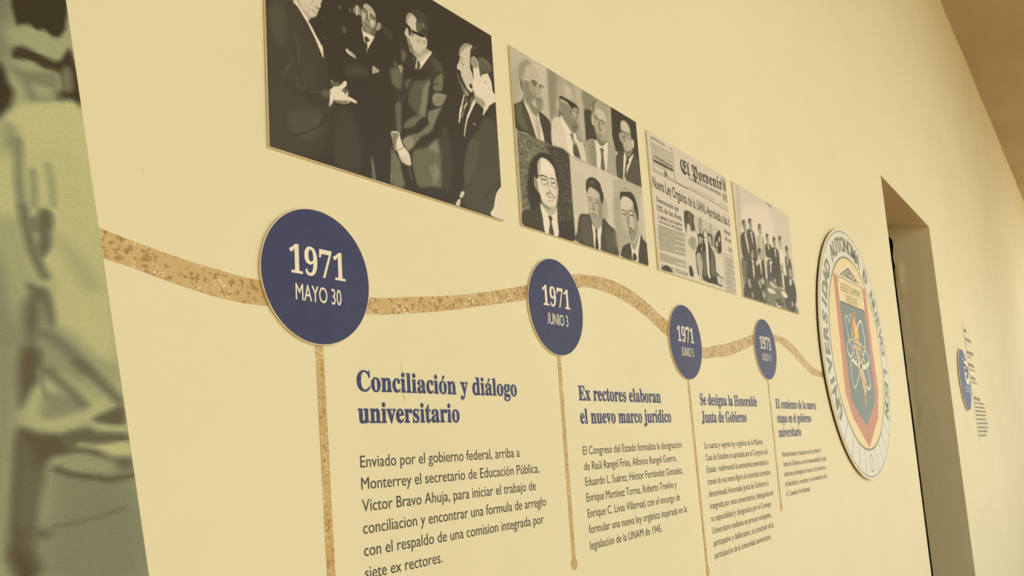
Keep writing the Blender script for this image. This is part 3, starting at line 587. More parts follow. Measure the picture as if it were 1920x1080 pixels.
ART["p2"] = """BG 190
L 196 0.53 -3,2121,747,2110,765,1312,-54,856,-70,1501
P 180 10.03 -9,1741,134,1904,151,1742,169,1581,24,1400,-28,1405
P 205 20.06 391,2055,743,2079,723,1766,571,1808,488,1918
P 196 6.69 154,1923,214,1973,312,2026,424,2022,513,1961,580,1880,562,1735,557,1537,484,1411,402,1364,282,1450,199,1524,153,1598,119,1698,127,1812
P 160 4.01 139,1872,193,1948,312,2024,405,2014,321,1938,230,1792,189,1755,123,1732
P 195 4.68 303,1943,457,1976,541,1878,420,1825,287,1812
P 140 6.02 223,1734,319,1767,427,1724,472,1625,366,1533,379,1481,250,1496,207,1593
P 165 4.68 322,1790,494,1804,499,1691,377,1628
P 138 4.68 289,1508,436,1488,559,1549,573,1508,487,1435,441,1376,352,1416
P 150 4.68 450,1606,591,1652,589,1559,511,1477,459,1518
P 178 2.67 488,1756,532,1771,561,1723,536,1680,478,1672
P 150 2.67 161,1746,205,1739,226,1678,208,1605,174,1627,145,1684
S 90 0.88 0.53 133,1736,163,1713,162,1645,199,1602
S 100 1.06 0.7 204,1727,181,1685,211,1628
S 238 1.58 0.35 274,1780,393,1788
S 62 1.58 0.53 387,1783,457,1814,512,1799
S 62 1.41 0.53 549,1789,610,1809,647,1793
S 70 0.7 0.35 404,1773,430,1748,488,1756
S 70 0.7 0.35 538,1773,543,1740,588,1709
S 100 0.53 0.35 512,1799,549,1789
P 95 1.19 424,1780,464,1800,491,1786,450,1760
P 95 1.19 549,1783,588,1790,575,1763
S 215 0.53 0.35 509,1775,522,1722
S 100 0.7 0.35 477,1666,515,1668,546,1684
S 75 0.7 0.53 465,1599,508,1608,575,1601
S 110 0.7 0.7 484,1571,553,1582
P 84 0.71 -15,1366,33,1403,157,1477,198,1546,215,1507,311,1380,428,1112,313,1090,224,1109,25,1095,-17,1191
P 100 2.67 39,1383,153,1442,174,1304,205,1258,229,1155,103,1162,42,1253
S 50 0.7 0.35 163,1445,191,1299,261,1276,225,1276,305,1177
P 70 0.71 498,1450,566,1454,661,1432,725,1393,744,1306,736,1119,560,1092,537,1223,512,1329
S 50 0.7 0.53 524,1424,543,1270,567,1117
P 70 0.71 35,1185,68,1162,123,1102,42,1095
P 228 0.48 196,1528,222,1486,349,1392,440,1364,484,1411,505,1350,571,1109,427,1100,364,1206,289,1351,210,1460
P 195 0.95 409,1343,460,1370,502,1326,486,1117,438,1115,424,1235
S 130 0.7 0.53 447,1264,477,1228,476,1114
S 150 0.7 0.53 199,1524,365,1363,446,1106
L 168 0.53 741,2082,1557,2093,1547,1098,749,1100,741,1422,735,1537
P 190 10.04 1332,2081,1555,2083,1568,1549,1455,1392,1394,1744,1356,1941
P 148 8.03 763,2063,927,2074,923,1893,861,1576,742,1434,730,1652
P 178 5.35 980,2009,1093,2072,1219,2055,1300,2009,1356,1941,1355,1854,1383,1666,1365,1538,1282,1416,1218,1422,1079,1501,984,1567,957,1678,958,1845
P 200 6.02 1102,1978,1233,1998,1287,1918,1234,1852,1129,1866
P 185 3.35 899,1707,965,1740,952,1640,925,1596,889,1632
P 140 5.35 1007,1742,1217,1724,1246,1624,1307,1594,1357,1560,1294,1426,1199,1440,1040,1525,969,1610
P 124 4.01 1217,1494,1300,1543,1369,1563,1348,1496,1281,1410,1217,1415
L 58 0.35 972,1790,1017,1819,1213,1823,1360,1817,1411,1786,1414,1725,1376,1695,1347,1723,1310,1772,1272,1729,1229,1734,1160,1779,1013,1785,983,1752
S 78 0.88 0.35 1249,1722,1219,1664,1248,1637,1333,1620
S 78 0.88 0.35 1247,1709,1323,1709,1372,1663,1333,1620
P 170 1.43 1332,1773,1386,1766,1391,1718,1358,1720
P 180 2.68 1255,1688,1320,1683,1347,1643,1269,1637
P 100 1.43 950,1628,976,1588,1027,1580,1002,1549,946,1520,939,1577
S 90 0.88 0.53 954,1736,982,1739,983,1686
S 80 0.88 0.53 1253,1517,1315,1499,1350,1509
S 90 0.88 0.7 1286,1600,1326,1575
P 218 1.43 772,1431,957,1523,1035,1488,1193,1402,1305,1423,1450,1354,1504,1111,1370,1113,1176,1122,1100,1113,749,1100
P 235 1.19 984,1567,1039,1512,1214,1396,1278,1391,1311,1315,1372,1126,1111,1116,1025,1413,966,1514
P 150 1.43 1305,1429,1450,1354,1338,1347
P 120 1.43 1157,1374,1235,1390,1249,1334,1315,1268,1372,1126,1303,1107,1218,1115,1217,1265
P 84 2.68 1215,1252,1280,1246,1351,1132,1261,1114,1209,1131
P 175 1.43 1211,1371,1249,1334,1277,1306,1319,1293,1240,1271
S 150 0.7 0.7 806,1383,872,1344
P 110 0.95 1466,1316,1494,1323,1492,1304,1468,1298
L 165 0.46 1536,2094,2274,2093,2290,1117,1550,1117,1521,1655
P 140 8.71 1539,2052,1804,2073,1756,1892,1607,1834,1554,1882
P 178 8.71 2178,2037,2266,2042,2272,1541,2310,1506,2102,1561,2094,1784
P 72 2.9 1551,1794,1648,1845,1749,1846,1755,1748,1771,1654,1809,1567,1816,1481,1562,1398,1546,1555
P 170 2.9 1768,1973,1839,2035,1926,2057,2050,2041,2143,1958,2147,1845,2083,1713,2079,1555,2023,1472,1943,1428,1836,1475,1809,1567,1785,1681,1783,1801,1758,1837
P 205 4.06 1840,1907,1972,1949,2092,1908,2098,1808,1970,1803,1869,1828
P 120 2.32 1767,1961,1817,2022,1904,2050,1829,1971,1819,1901,1769,1841
P 195 1.24 1733,1808,1763,1806,1773,1732,1762,1663,1723,1673,1716,1737
P 185 3.48 1837,1751,1908,1739,1895,1658,1845,1599,1825,1670
P 185 2.9 1959,1732,2068,1754,2061,1639,1983,1617
P 130 3.48 1820,1570,1886,1534,1965,1501,2057,1549,2023,1472,1931,1423,1854,1458
P 140 2.32 1902,1771,1953,1764,1950,1674,1893,1646
S 52 1.38 0.61 1804,1802,1857,1813,1909,1790
S 52 1.22 0.61 1964,1790,2023,1808,2057,1790
S 75 1.68 0.76 1824,1775,1860,1769
S 75 1.68 0.76 1996,1766,2032,1765
S 85 1.07 0.76 1887,1644,1923,1639,1949,1668
S 205 1.07 0.61 1947,1762,1952,1686
S 80 0.92 0.61 1862,1576,1913,1575,1965,1567
S 120 0.92 0.76 1888,1545,1950,1538
S 90 0.76 0.61 1913,1774,1877,1675
P 165 1.03 1572,1401,1774,1474,1829,1429,1789,1108,1549,1111
P 172 1.03 2094,1514,2287,1500,2322,1441,2279,1120,1987,1109,2009,1247
P 148 4.06 1619,1382,1766,1423,1762,1128,1620,1124
P 230 0.62 1773,1469,1932,1425,2074,1520,2098,1471,1998,1111,1779,1105,1777,1295
P 105 0.83 1884,1384,1940,1411,1988,1385,1957,1343,1967,1114,1861,1104,1897,1273,1890,1358
L 62 0.3 2277,2087,2981,2101,2994,1116,2283,1114,2317,1443,2246,1666
P 190 1.2 2519,1935,2594,1987,2695,1989,2777,1933,2789,1844,2808,1781,2842,1779,2879,1755,2843,1653,2799,1641,2798,1595,2676,1483,2599,1496,2545,1572,2525,1644,2480,1643,2446,1701,2452,1764,2502,1773,2505,1852
P 205 2.81 2554,1946,2669,1970,2751,1914,2764,1860,2625,1843,2537,1851
P 130 3.38 2557,1575,2643,1553,2790,1616,2699,1489,2599,1496
P 150 2.81 2519,1744,2613,1771,2585,1673,2531,1680
S 45 1.48 0.3 2510,1818,2621,1816,2794,1832
S 60 0.74 0.3 2527,1814,2531,1747,2598,1750,2630,1804
S 60 0.59 0.3 2675,1806,2688,1747,2769,1759,2799,1824
S 90 1.19 0.59 2554,1794,2596,1800
S 90 1.19 0.59 2696,1795,2742,1799
S 120 1.19 0.59 2637,1778,2610,1691,2642,1677
S 110 0.89 0.59 2595,1599,2653,1612,2685,1604
S 70 0.59 0.44 2477,1754,2486,1679,2506,1639
P 205 0.8 2822,1774,2873,1759,2859,1680,2818,1646,2812,1713
P 84 1.2 2313,1420,2545,1504,2466,1106,2294,1114
P 88 1.2 2799,1538,2868,1534,2975,1481,2981,1121,2500,1114,2625,1323
P 230 0.4 2546,1510,2613,1444,2658,1444,2803,1556,2819,1543,2590,1247,2523,1120,2457,1115
P 70 0.6 2594,1428,2646,1441,2666,1401,2613,1354,2573,1276,2567,1219,2514,1128,2501,1181,2544,1303
S 190 0.74 0.3 2534,1244,2547,1192
S 190 0.74 0.3 2557,1317,2577,1278
P 225 0.6 2309,1463,2343,1472,2344,1428,2316,1415
L 118 0.39 21,1078,222,1100,555,1108,1090,1108,1097,23,24,-4,16,517
N 26 0 21,1078,1090,1108,1083,386,763,369,218,218,34,168
P 76 4.43 592,1069,1089,1101,1102,519,1083,53,739,16,751,442,771,762,664,949,650,1009
N 20 0 592,1069,1089,1101,1098,158,752,118
P 56 5.17 243,765,405,918,559,972,707,948,799,807,812,734,745,566,396,340,363,236,216,206,152,335,149,477,185,618
P 228 1.31 391,803,463,884,550,904,655,884,736,829,758,746,780,663,791,577,751,442,694,342,604,317,479,334,420,370,398,438,360,466,304,513,294,596,317,620,378,616,383,703
P 240 3.7 435,827,546,868,669,825,704,758,528,727,421,713
P 180 3.7 401,806,451,868,435,741,393,657
P 195 5.91 424,395,564,340,720,373,648,323,499,326
P 160 2.96 297,609,327,618,363,576,366,467,322,493
S 90 0.97 0.58 301,604,331,568,359,459
S 48 1.75 0.39 398,658,501,683,581,675
S 48 1.56 0.39 640,679,696,696,756,682
S 85 0.78 0.39 446,657,444,595,487,569,567,612,589,667
S 85 0.78 0.39 648,656,657,596,737,590,769,660
S 60 2.14 0.97 474,633,534,642
S 60 1.94 0.97 672,639,730,648
S 130 1.17 0.78 580,628,581,553
S 60 1.17 0.78 589,530,620,523
S 96 1.56 0.78 527,467,585,498,649,494,700,468
S 90 1.17 0.78 558,455,611,451,675,450
S 175 1.56 1.17 550,398,660,416
S 160 0.97 0.58 764,621,750,517,717,435
P 215 1.05 780,625,791,577,769,496,748,504
P 72 1.58 34,168,239,228,390,290,436,-3,25,2
P 60 1.05 736,326,762,194,1065,254,1091,29,692,-5
N 10 0 736,326,1074,320,1094,131,745,67
P 236 0.53 390,327,494,288,600,285,721,348,728,188,711,4,458,1,417,175
P 190 2.96 425,322,559,295,718,360,686,278,572,230,491,263
P 66 0.79 537,211,582,226,621,197,593,149,629,8,526,4,560,142
S 150 0.78 0.39 541,77,604,65
S 150 0.78 0.39 535,27,621,31
S 130 0.58 0.39 570,132,587,98
L 210 0.53 1104,1074,1284,1062,1860,1104,2151,1101,2144,4,1094,25
L 204 0.53 2151,1101,2431,1104,2398,7,2144,4
P 178 8.02 1849,733,1936,677,1944,504,1870,415,1809,477
P 205 16.71 1167,841,1438,907,1395,465,1164,369
P 185 1.43 1451,693,1532,784,1671,792,1782,755,1827,666,1847,571,1815,441,1722,300,1635,262,1527,299,1472,385,1453,476,1455,597
P 200 4.01 1505,753,1645,773,1727,706,1558,656,1482,676
P 150 4.68 1749,699,1825,653,1840,557,1785,398,1688,306,1692,478
P 165 4.01 1503,439,1688,452,1712,311,1612,261,1508,320
P 195 2.67 1834,606,1871,601,1849,510,1811,490
P 160 2.67 1577,600,1628,586,1616,511,1563,506
P 62 0.95 1443,787,1477,868,1576,926,1693,939,1804,897,1839,818,1873,763,1849,659,1815,639,1782,681,1769,752,1693,784,1557,796,1493,751,1462,689,1445,728
P 84 4.01 1522,867,1642,908,1706,874,1652,824,1550,825
S 100 1.23 0.7 1478,651,1547,654,1559,632
S 100 1.23 0.7 1636,639,1696,656,1727,632
S 75 1.58 0.88 1488,610,1534,614
S 75 1.58 0.88 1654,610,1708,613
S 100 1.06 0.88 1554,507,1593,506,1635,527
S 95 1.06 0.7 1546,454,1608,454,1651,439
S 120 1.41 1.06 1558,426,1636,418
S 110 0.7 0.7 1849,584,1832,506
P 80 0.71 1239,367,1433,418,1475,433,1535,277,1539,2,1115,23,1155,158
P 76 0.71 1815,441,1961,383,2144,305,2158,13,1678,13,1737,242
P 92 3.34 1289,336,1449,380,1489,196,1488,41,1271,62
P 90 3.34 1856,326,2045,299,2057,77,1859,44
S 58 0.7 0.53 1508,320,1530,168,1529,12
S 58 0.7 0.53 1809,403,1749,244,1692,28
P 232 0.48 1517,309,1589,257,1671,269,1762,326,1713,165,1677,11,1535,7,1527,179
P 58 0.71 1588,251,1624,264,1643,237,1628,186,1638,13,1556,11,1591,179
S 110 0.7 0.7 1174,138,1230,78
L 186 0.46 2152,1041,2474,1113,2993,1122,2997,11,2155,14,2126,489
P 172 14.51 2119,707,2343,867,2310,414,2487,269,2150,111,2108,376
P 205 8.71 2921,997,3044,871,3002,313,2847,459,2852,749
P 200 1.03 2319,795,2385,854,2550,891,2686,875,2733,747,2794,691,2854,691,2821,512,2738,381,2603,278,2520,263,2437,371,2387,474,2336,564,2321,672
P 212 3.48 2356,814,2569,873,2647,786,2472,704,2357,691
P 165 3.48 2647,786,2769,686,2784,505,2714,377,2580,279,2538,300,2662,481,2648,661
P 150 2.9 2492,426,2634,453,2718,401,2579,274,2503,294
P 185 3.48 2359,568,2475,592,2480,492,2391,497
P 195 1.24 2817,684,2859,681,2832,560,2789,505
P 62 0.83 2314,827,2350,914,2446,947,2587,974,2701,959,2779,873,2815,741,2812,683,2789,598,2757,614,2747,693,2697,740,2679,839,2570,879,2456,876,2385,854,2326,796
P 185 1.24 2364,928,2451,977,2553,977,2574,965,2397,925
S 60 0.76 0.46 2427,971,2499,996,2565,980
S 62 1.53 0.61 2347,655,2399,672,2457,645
S 62 1.68 0.61 2537,684,2610,708,2696,694
S 55 2.29 0.76 2366,609,2430,616
S 55 2.29 0.76 2570,639,2657,646
P 150 2.32 2477,671,2532,660,2528,501,2463,455
S 62 1.53 0.76 2484,447,2528,439,2579,465
S 90 1.22 0.61 2451,385,2531,389,2618,428
S 150 1.38 0.92 2501,350,2571,357
S 140 1.22 0.92 2603,538,2662,481,2630,430
S 150 0.92 0.92 2433,415,2443,339,2493,303
P 70 0.62 2247,105,2289,156,2481,234,2504,171,2532,8,2220,14
P 68 0.62 2806,428,2900,353,3005,290,3002,12,2681,-3,2754,270
P 230 0.41 2506,250,2573,171,2630,170,2804,416,2824,397,2720,151,2682,3,2522,12,2521,140
P 160 2.32 2499,271,2597,243,2706,330,2789,402,2660,209,2583,162,2534,209
P 70 0.62 2559,96,2603,120,2658,67,2614,15,2529,13"""
ART["p3"] = """BG 215
S 110 0.6 0.24 127,1982,111,1948,123,1534,160,1515,801,1514,834,1543,819,1975,788,1987,655,1986
S 90 0.72 0.24 127,1982,283,1989
S 60 0.96 0.24 102,1479,683,1476,1288,1476
T 150 1.62 147,1924,787,1931,784,1591,170,1566
T 70 2.6 158,1718,787,1713,784,1700,160,1704
T 60 5.52 157,1659,789,1668,787,1640,161,1626
P 90 0.97 482,1556,529,1573,549,1513,511,1484,472,1504
P 130 0.97 525,1557,576,1540,556,1495,526,1508
S 60 0.89 0.3 809,1476,1382,1486,2059,1481,2968,1458
T 150 2 1334,1536,2338,1556,2330,1520,1343,1509
T 150 1.6 2552,1534,2985,1522,2979,1499,2555,1507
S 110 0.59 0.3 2720,2004,2967,2007,2962,1778
S 110 0.59 0.3 2720,2004,2731,1838
T 80 2.4 2752,1990,2965,1999,2963,1963,2750,1955
P 130 2.82 2790,1936,2951,1946,2939,1830,2808,1800
P 170 2.82 2756,1732,2935,1744,2938,1646,2763,1622
S 110 0.59 0.44 2752,1717,2763,1622,2901,1609,2965,1694
S 110 0.59 0.44 2782,1696,2890,1706,2837,1638
T 105 1.91 93,675,988,704,954,339,72,296
T 105 1.91 66,264,953,267,942,149,68,142
T 120 2.12 546,103,974,89,967,30,553,29
L 165 0.47 71,90,482,94,472,17,70,14
P 62 0.85 96,12,147,68,234,97,342,91,403,51,424,16
L 175 0.49 1053,1072,2454,1028,2385,51,1031,47
P 72 1.31 1061,1070,1418,1071,1400,817,1292,796,1068,714
P 105 2.46 1189,1052,1320,1065,1298,825,1232,813
P 200 1.31 1433,1067,1991,1071,2446,1027,2442,863,2128,909,1743,895,1485,791,1416,848
P 150 3.69 1615,1068,1714,1060,1641,819,1554,803
P 170 3.08 2024,1063,2094,1062,2054,895,1980,882
P 215 2.46 1119,873,1214,878,1259,790,1362,823,1451,784,1490,666,1457,521,1349,476,1331,253,1416,60,1063,52,1034,343,1047,615
P 160 4.31 1089,595,1306,716,1421,654,1288,493
P 60 1.09 1499,779,1589,810,1726,821,1694,758,1627,760,1632,635,1522,518,1433,490,1395,539,1500,640
P 195 1.31 1541,745,1596,769,1617,716,1583,640,1538,660
P 58 1.09 1732,879,1816,916,1897,895,1908,868,2017,888,2091,829,2062,709,2117,574,2125,460,2118,286,2388,209,2350,58,2096,54,1549,65,1585,292,1605,518,1687,729
P 110 6.16 1992,639,2080,568,2085,367,2103,226,1914,171,1885,337
P 110 4.31 1650,497,1756,515,1708,170,1586,153
P 215 1.09 1757,883,1846,900,1886,850,1901,767,1865,689,1773,659,1740,738
S 60 0.81 0.32 1734,782,1890,793
L 228 0.49 1773,659,1883,692,1862,532,1828,215,1850,120,1782,125,1743,175,1752,430
P 195 1.09 1937,845,2021,831,2032,732,1985,681,1930,743
P 215 1.31 1963,663,2058,622,2121,517,2121,373,2129,259,2388,209,2422,418,2407,577,2342,610,2229,592,2136,649,2040,691
P 62 1.31 2176,816,2278,936,2446,1027,2461,866,2434,684,2342,610,2237,622,2162,610,2150,710
P 200 1.31 2225,795,2301,808,2301,735,2221,707
P 205 1.31 2361,907,2415,902,2404,827,2350,817
P 175 1.09 2158,667,2255,698,2237,622,2179,605
P 62 1.31 1349,476,1450,492,1577,541,1567,428,1537,368,1529,478,1410,458,1356,367,1399,126,1345,173
P 185 3.08 1389,441,1512,475,1517,281,1528,117,1437,77,1398,263
P 62 1.31 1048,197,1116,221,1179,149,1177,68,1079,54,1043,103
P 205 1.09 2118,214,2241,203,2399,181,2380,62,2245,73,2140,88
S 60 0.81 0.32 2148,261,2244,218,2388,209
S 110 0.49 0.32 2267,163,2297,66
S 90 0.65 0.32 2490,642,2609,639,2917,644
S 130 0.49 0.32 2496,636,2464,0
T 130 2.41 2562,602,2947,611,2885,8,2491,3
T 110 2.84 2744,796,2977,798,2976,722,2744,721"""
ART["p4"] = """BG 212
P 225 20.06 167,1524,909,1855,1936,1887,1803,1113,695,1104,70,1163
P 196 4.68 172,2042,316,2076,162,1010,64,488,-27,641
P 118 1.43 44,661,348,700,208,37,36,-16,38,233
P 140 3.34 136,347,488,379,496,243,112,176
P 84 0.95 135,1107,306,1207,443,1207,522,1073,530,936,488,705,205,678,100,864
P 88 0.95 483,1266,663,1326,844,1289,897,1139,896,804,740,761,454,751,473,1065
P 150 0.95 298,1378,369,1435,456,1417,472,1342,427,1230,354,1216,302,1275
P 64 0.95 265,1354,311,1424,396,1453,458,1427,361,1408,293,1325
P 150 0.95 631,1460,721,1531,778,1481,764,1381,708,1317,634,1356
P 64 0.95 596,1454,649,1526,748,1540,769,1496,688,1498,620,1423
L 228 0.53 340,1200,419,1202,482,1014,490,843,455,837,390,1016
L 215 0.53 653,1289,738,1287,744,1077,709,1071
P 152 0.95 1124,1449,1204,1519,1267,1476,1249,1364,1192,1309,1127,1342
P 70 0.95 1093,1443,1157,1528,1255,1519,1272,1477,1199,1500,1118,1394
P 178 1.19 1001,1247,1192,1309,1332,1270,1366,1131,1345,892,1201,834,1004,838,966,1009
P 205 1.19 1131,1270,1237,1290,1179,1009,1111,1034
P 165 1.43 1442,2155,2062,2294,1974,2008
P 150 0.95 1489,1317,1578,1406,1620,1340,1607,1246,1530,1214
P 70 0.95 1478,1333,1537,1408,1630,1407,1626,1360,1555,1366
P 84 0.95 1393,1136,1516,1203,1728,1212,1735,1065,1534,922,1389,954
L 225 0.53 1546,1199,1631,1204,1587,1096,1538,1106
P 76 1.19 338,664,596,756,800,806,808,667,1207,852,1250,662,1191,297,1091,-32,18,-2,202,339
P 170 0.95 569,908,656,966,692,893,680,804,621,760,557,819
P 80 0.95 529,884,609,967,703,965,645,929,563,837
P 165 0.95 981,959,1059,1025,1094,942,1072,867,1004,838
P 64 0.95 940,952,1003,1033,1111,1034,1115,963,1048,988,969,886
L 228 0.53 571,752,665,750,663,628,646,469,586,392,578,529
P 70 0.95 602,697,634,693,619,638
L 228 0.53 968,797,1071,813,1045,561,1004,538,986,694
P 170 0.95 270,340,368,362,405,248,366,192,285,232
P 180 1.19 801,395,874,397,938,283,885,267,813,319
P 170 1.43 936,440,1090,461,1143,389,1005,344,920,385
P 165 1.43 998,238,1111,199,1115,129,1006,98,946,144
P 150 2.67 394,128,485,122,460,34,378,24
P 222 1.19 1261,897,1483,923,1556,907,1322,817,1314,671,1307,482,1247,483,1247,733
S 225 0.53 0.35 1043,138,1041,50
P 118 2.67 1247,483,1479,406,1615,170,1556,-17,1143,-27
P 88 1.09 1396,830,1613,914,1749,884,1763,615,1758,446,1456,406,1340,490
P 175 0.88 1504,998,1601,1064,1645,1021,1628,933,1555,913,1503,930
P 175 1.31 1316,1000,1309,883,1317,801,1200,800
P 152 0.88 1497,1350,1561,1404,1618,1372,1632,1290,1572,1220,1515,1252
P 66 0.88 1482,1347,1534,1411,1610,1408,1618,1372,1553,1377,1501,1300
P 80 0.88 1401,1156,1509,1200,1695,1182,1724,1118,1674,958,1478,943,1389,962
L 225 0.49 1523,1186,1612,1193,1612,1100,1561,1091
P 150 0.88 1879,1333,1962,1409,2021,1358,2019,1271,1943,1189,1882,1231
P 66 0.88 1869,1331,1923,1410,2015,1418,2026,1359,1948,1363,1883,1282
P 76 0.88 1698,1114,1896,1199,2138,1170,2165,1018,2164,776,2097,491,1995,409,1764,464,1683,672,1658,904
L 222 0.49 1914,1176,2000,1182,1975,1005,1936,1008
P 165 0.88 2258,1418,2344,1495,2383,1423,2369,1332,2306,1216,2259,1295
P 66 0.88 2242,1433,2294,1498,2388,1503,2383,1423,2321,1456,2251,1364
P 230 2.46 2224,1202,2360,1225,2496,1159,2432,885,2314,763,2172,881,2204,1059
P 150 0.88 2622,1304,2691,1352,2758,1309,2755,1219,2698,1129,2618,1179
P 66 0.88 2599,1283,2638,1352,2748,1361,2769,1293,2690,1298,2620,1215
P 96 0.88 2515,1091,2646,1134,2847,1090,2898,919,2863,734,2652,670,2509,720,2499,930
L 205 0.49 2627,1109,2711,1105,2644,934,2605,946
P 172 0.88 2216,905,2285,959,2334,905,2326,799,2233,751,2197,815
S 90 0.49 0.32 2208,834,2330,843
P 228 1.09 2404,881,2498,877,2477,751,2405,723,2363,787
P 92 0.88 2066,710,2241,778,2350,715,2340,557,2270,392,1995,409
L 228 0.49 2195,745,2308,744,2288,446,2201,418,2190,572
P 76 1.09 2344,697,2608,699,2847,688,2988,536,2956,282,2734,115,2407,97,2206,195,2326,451
P 170 0.88 2675,868,2790,920,2850,858,2806,726,2677,744
P 228 0.66 2652,670,2765,685,2755,577,2653,546
P 128 2.46 1308,387,1639,531,1799,417,2036,380,2285,360,2413,271,2232,198,2854,146,2977,-9,1286,7,1256,216
P 222 0.88 1297,319,1621,319,1689,256,1335,242
P 205 0.88 1450,463,1637,447,1788,382,1637,371,1475,392
P 225 0.88 2052,351,2285,360,2422,269,2149,257
L 222 0.49 1521,849,1658,904,1698,877,1691,825,1616,847,1549,786
L 228 0.49 1565,839,1628,841,1581,657,1531,650
L 228 0.49 1752,580,1792,552,1795,485,1729,476
P 90 1.31 1614,143,2078,197,2085,62,1717,5
L 230 0.32 1612,105,1661,107,1776,36,1970,49,1951,22,1726,2
S 180 0.81 0.65 1988,153,2096,174,2069,137
P 80 1.09 2238,216,2615,243,2860,165,2753,12,2329,20
P 195 1.31 2628,200,2709,201,2715,140,2631,130
P 225 0.88 2001,427,2130,435,2276,410,2168,393
P 150 1.31 2658,848,2707,801,2705,748,2638,756
L 185 0.49 1047,515,1122,460,1130,412,1025,365"""
PAN = {"p1": (0.78, 1.373, 0.4965, 0.911, 731.2, 960.6), "p2": (1.441, 2.039, 0.4995, 0.915, 396.4, 720.8), "p3": (2.103, 2.69, 0.4985, 0.911, 249.6, 578.3), "p4": (2.757, 3.362, 0.4985, 0.912, 171.1, 481.9)}
RIB_T = [(0.488, 0.3388), (0.518, 0.3208), (0.5649, 0.3106), (0.6168, 0.3006), (0.6812, 0.2918), (0.7641, 0.2847), (0.975, 0.2856), (1.0674, 0.2966), (1.1691, 0.3107), (1.2836, 0.331), (1.456, 0.37), (1.638, 0.4184), (1.7069, 0.4268), (1.8113, 0.4319), (1.9218, 0.4198), (2.0234, 0.3925), (2.1473, 0.3508), (2.3538, 0.2976), (2.4625, 0.3068), (2.6003, 0.3271), (2.7528, 0.3569), (2.8291, 0.3724), (3.0218, 0.388), (3.1717, 0.3836), (3.2735, 0.3594), (3.3764, 0.3229), (3.4794, 0.291), (3.6016, 0.2741), (3.7302, 0.275)]
RIB_B = [(0.4905999999999999, 0.30160000000000003), (0.5206, 0.2836), (0.5646, 0.2752), (0.6239, 0.2621), (0.6973, 0.2502), (0.7742, 0.2479), (0.9733, 0.2561), (1.0653, 0.2664), (1.1667, 0.2819), (1.2809, 0.3036), (1.4707, 0.341), (1.6576, 0.3887), (1.7276, 0.3977), (1.8322, 0.3931), (1.9146, 0.3789), (2.0158, 0.3518), (2.1415, 0.3057), (2.3537, 0.2632), (2.4533, 0.269), (2.589, 0.2839), (2.7417, 0.3172), (2.8186, 0.3356), (3.0435, 0.3636), (3.1598, 0.3474), (3.26, 0.3203), (3.3629, 0.2852), (3.4668, 0.2571), (3.6547, 0.2487), (3.7533, 0.25)]
DISCS = [(0.8666, 0.3048, 0.1084), (1.5566, 0.3309, 0.1104), (2.24, 0.3012, 0.1097), (2.922, 0.3251, 0.1095)]
DROPS = [(0.8749, -0.1992), (1.5574, -0.2376), (2.2506, -0.3576), (2.9219, -0.2356)]
TEXTS = [['h', ('Conciliación y diálogo', 0.9426, 1.387, 0.1258), ('universitario', 0.9426, 1.1986, 0.0733)], ['b', ('Enviado por el gobierno federal, arriba a', 0.9433, 1.3821, 0.0009), ('Monterrey el secretario de Educación Pública,', 0.9433, 1.4483, -0.0343), ('Víctor Bravo Ahuja, para iniciar el trabajo de', 0.9433, 1.4315, -0.0695), ('conciliacion y encontrar una formula de arreglo', 0.9433, 1.4652, -0.1047), ('con el respaldo de una comision integrada por', 0.9433, 1.4524, -0.1399), ('siete ex rectores.', 0.9433, 1.1293, -0.1751)], ['h', ('Ex rectores elaboran', 1.6274, 2.0497, 0.1213), ('el nuevo marco jurídico', 1.6274, 2.1039, 0.0678)], ['b', ('El Congreso del Estado formaliza la designación', 1.6287, 2.1539, -0.004), ('de Raúl Rangel Frias, Alfonso Rangel Guerra,', 1.6287, 2.1148, -0.0395), ('Eduardo L. Suárez, Héctor Fernández Gonzalez,', 1.6287, 2.1475, -0.0749), ('Enrique Martínez Torres, Roberto Treviño y', 1.6287, 2.1, -0.1104), ('Enrique C. Livas Villarreal, con el encargo de', 1.6287, 2.1148, -0.1459), ('formular una nueva ley orgánica inspirada en la', 1.6287, 2.151, -0.1814), ('legislación de la UNAM de 1945.', 1.6287, 1.9905, -0.2169)], ['h', ('Se designa la Honorable', 2.3104, 2.7875, 0.1183), ('Junta de Gobierno', 2.3104, 2.6759, 0.0655)], ['b', ('La cuarta y vigente ley orgánica de la Máxima', 2.3111, 2.8032, -0.0116), ('Casa de Estudios es aprobada por el Congreso del', 2.3111, 2.8396, -0.0469), ('Estado  reafirmando la autonomía universitaria a', 2.3111, 2.8383, -0.0823), ('través de una nueva figura de autoridad normativa', 2.3111, 2.8493, -0.1176), ('denominada Honorable Junta de Gobierno e', 2.3111, 2.8187, -0.153), ('integrada por once universitarios, distinguidos en', 2.3111, 2.8541, -0.1884), ('su especialidad y designados por el Consejo', 2.3111, 2.8217, -0.2237), ('Universitario mediante un proceso incluyente,', 2.3111, 2.8109, -0.2591), ('participativo y deliberativo, sin prescindir de la', 2.3111, 2.8251, -0.2945), ('participación de la comunidad universitaria.', 2.3111, 2.7891, -0.3298)], ['h', ('El comienzo de la nueva', 2.9777, 3.466, 0.1135), ('etapa en el gobierno', 2.9777, 3.3835, 0.0616), ('universitario', 2.9777, 3.2368, 0.0097)], ['b', ('Nombramiento e instalacion de la primera H.', 2.9913, 3.4741, -0.0626), ('Junta de Gobierno, con la responsabilidad, desde', 2.9913, 3.5252, -0.0979), ('entonces, de designar al rector, a los directores', 2.9913, 3.5044, -0.1333), ('de facultades y escuelas, y a los miembros de la', 2.9913, 3.5169, -0.1686), ('H. Comision de Hacienda.', 2.9913, 3.2733, -0.2039)]]
SEAL = (4.2173, 0.3930)
FS = (7.659, 0.387, 0.252)
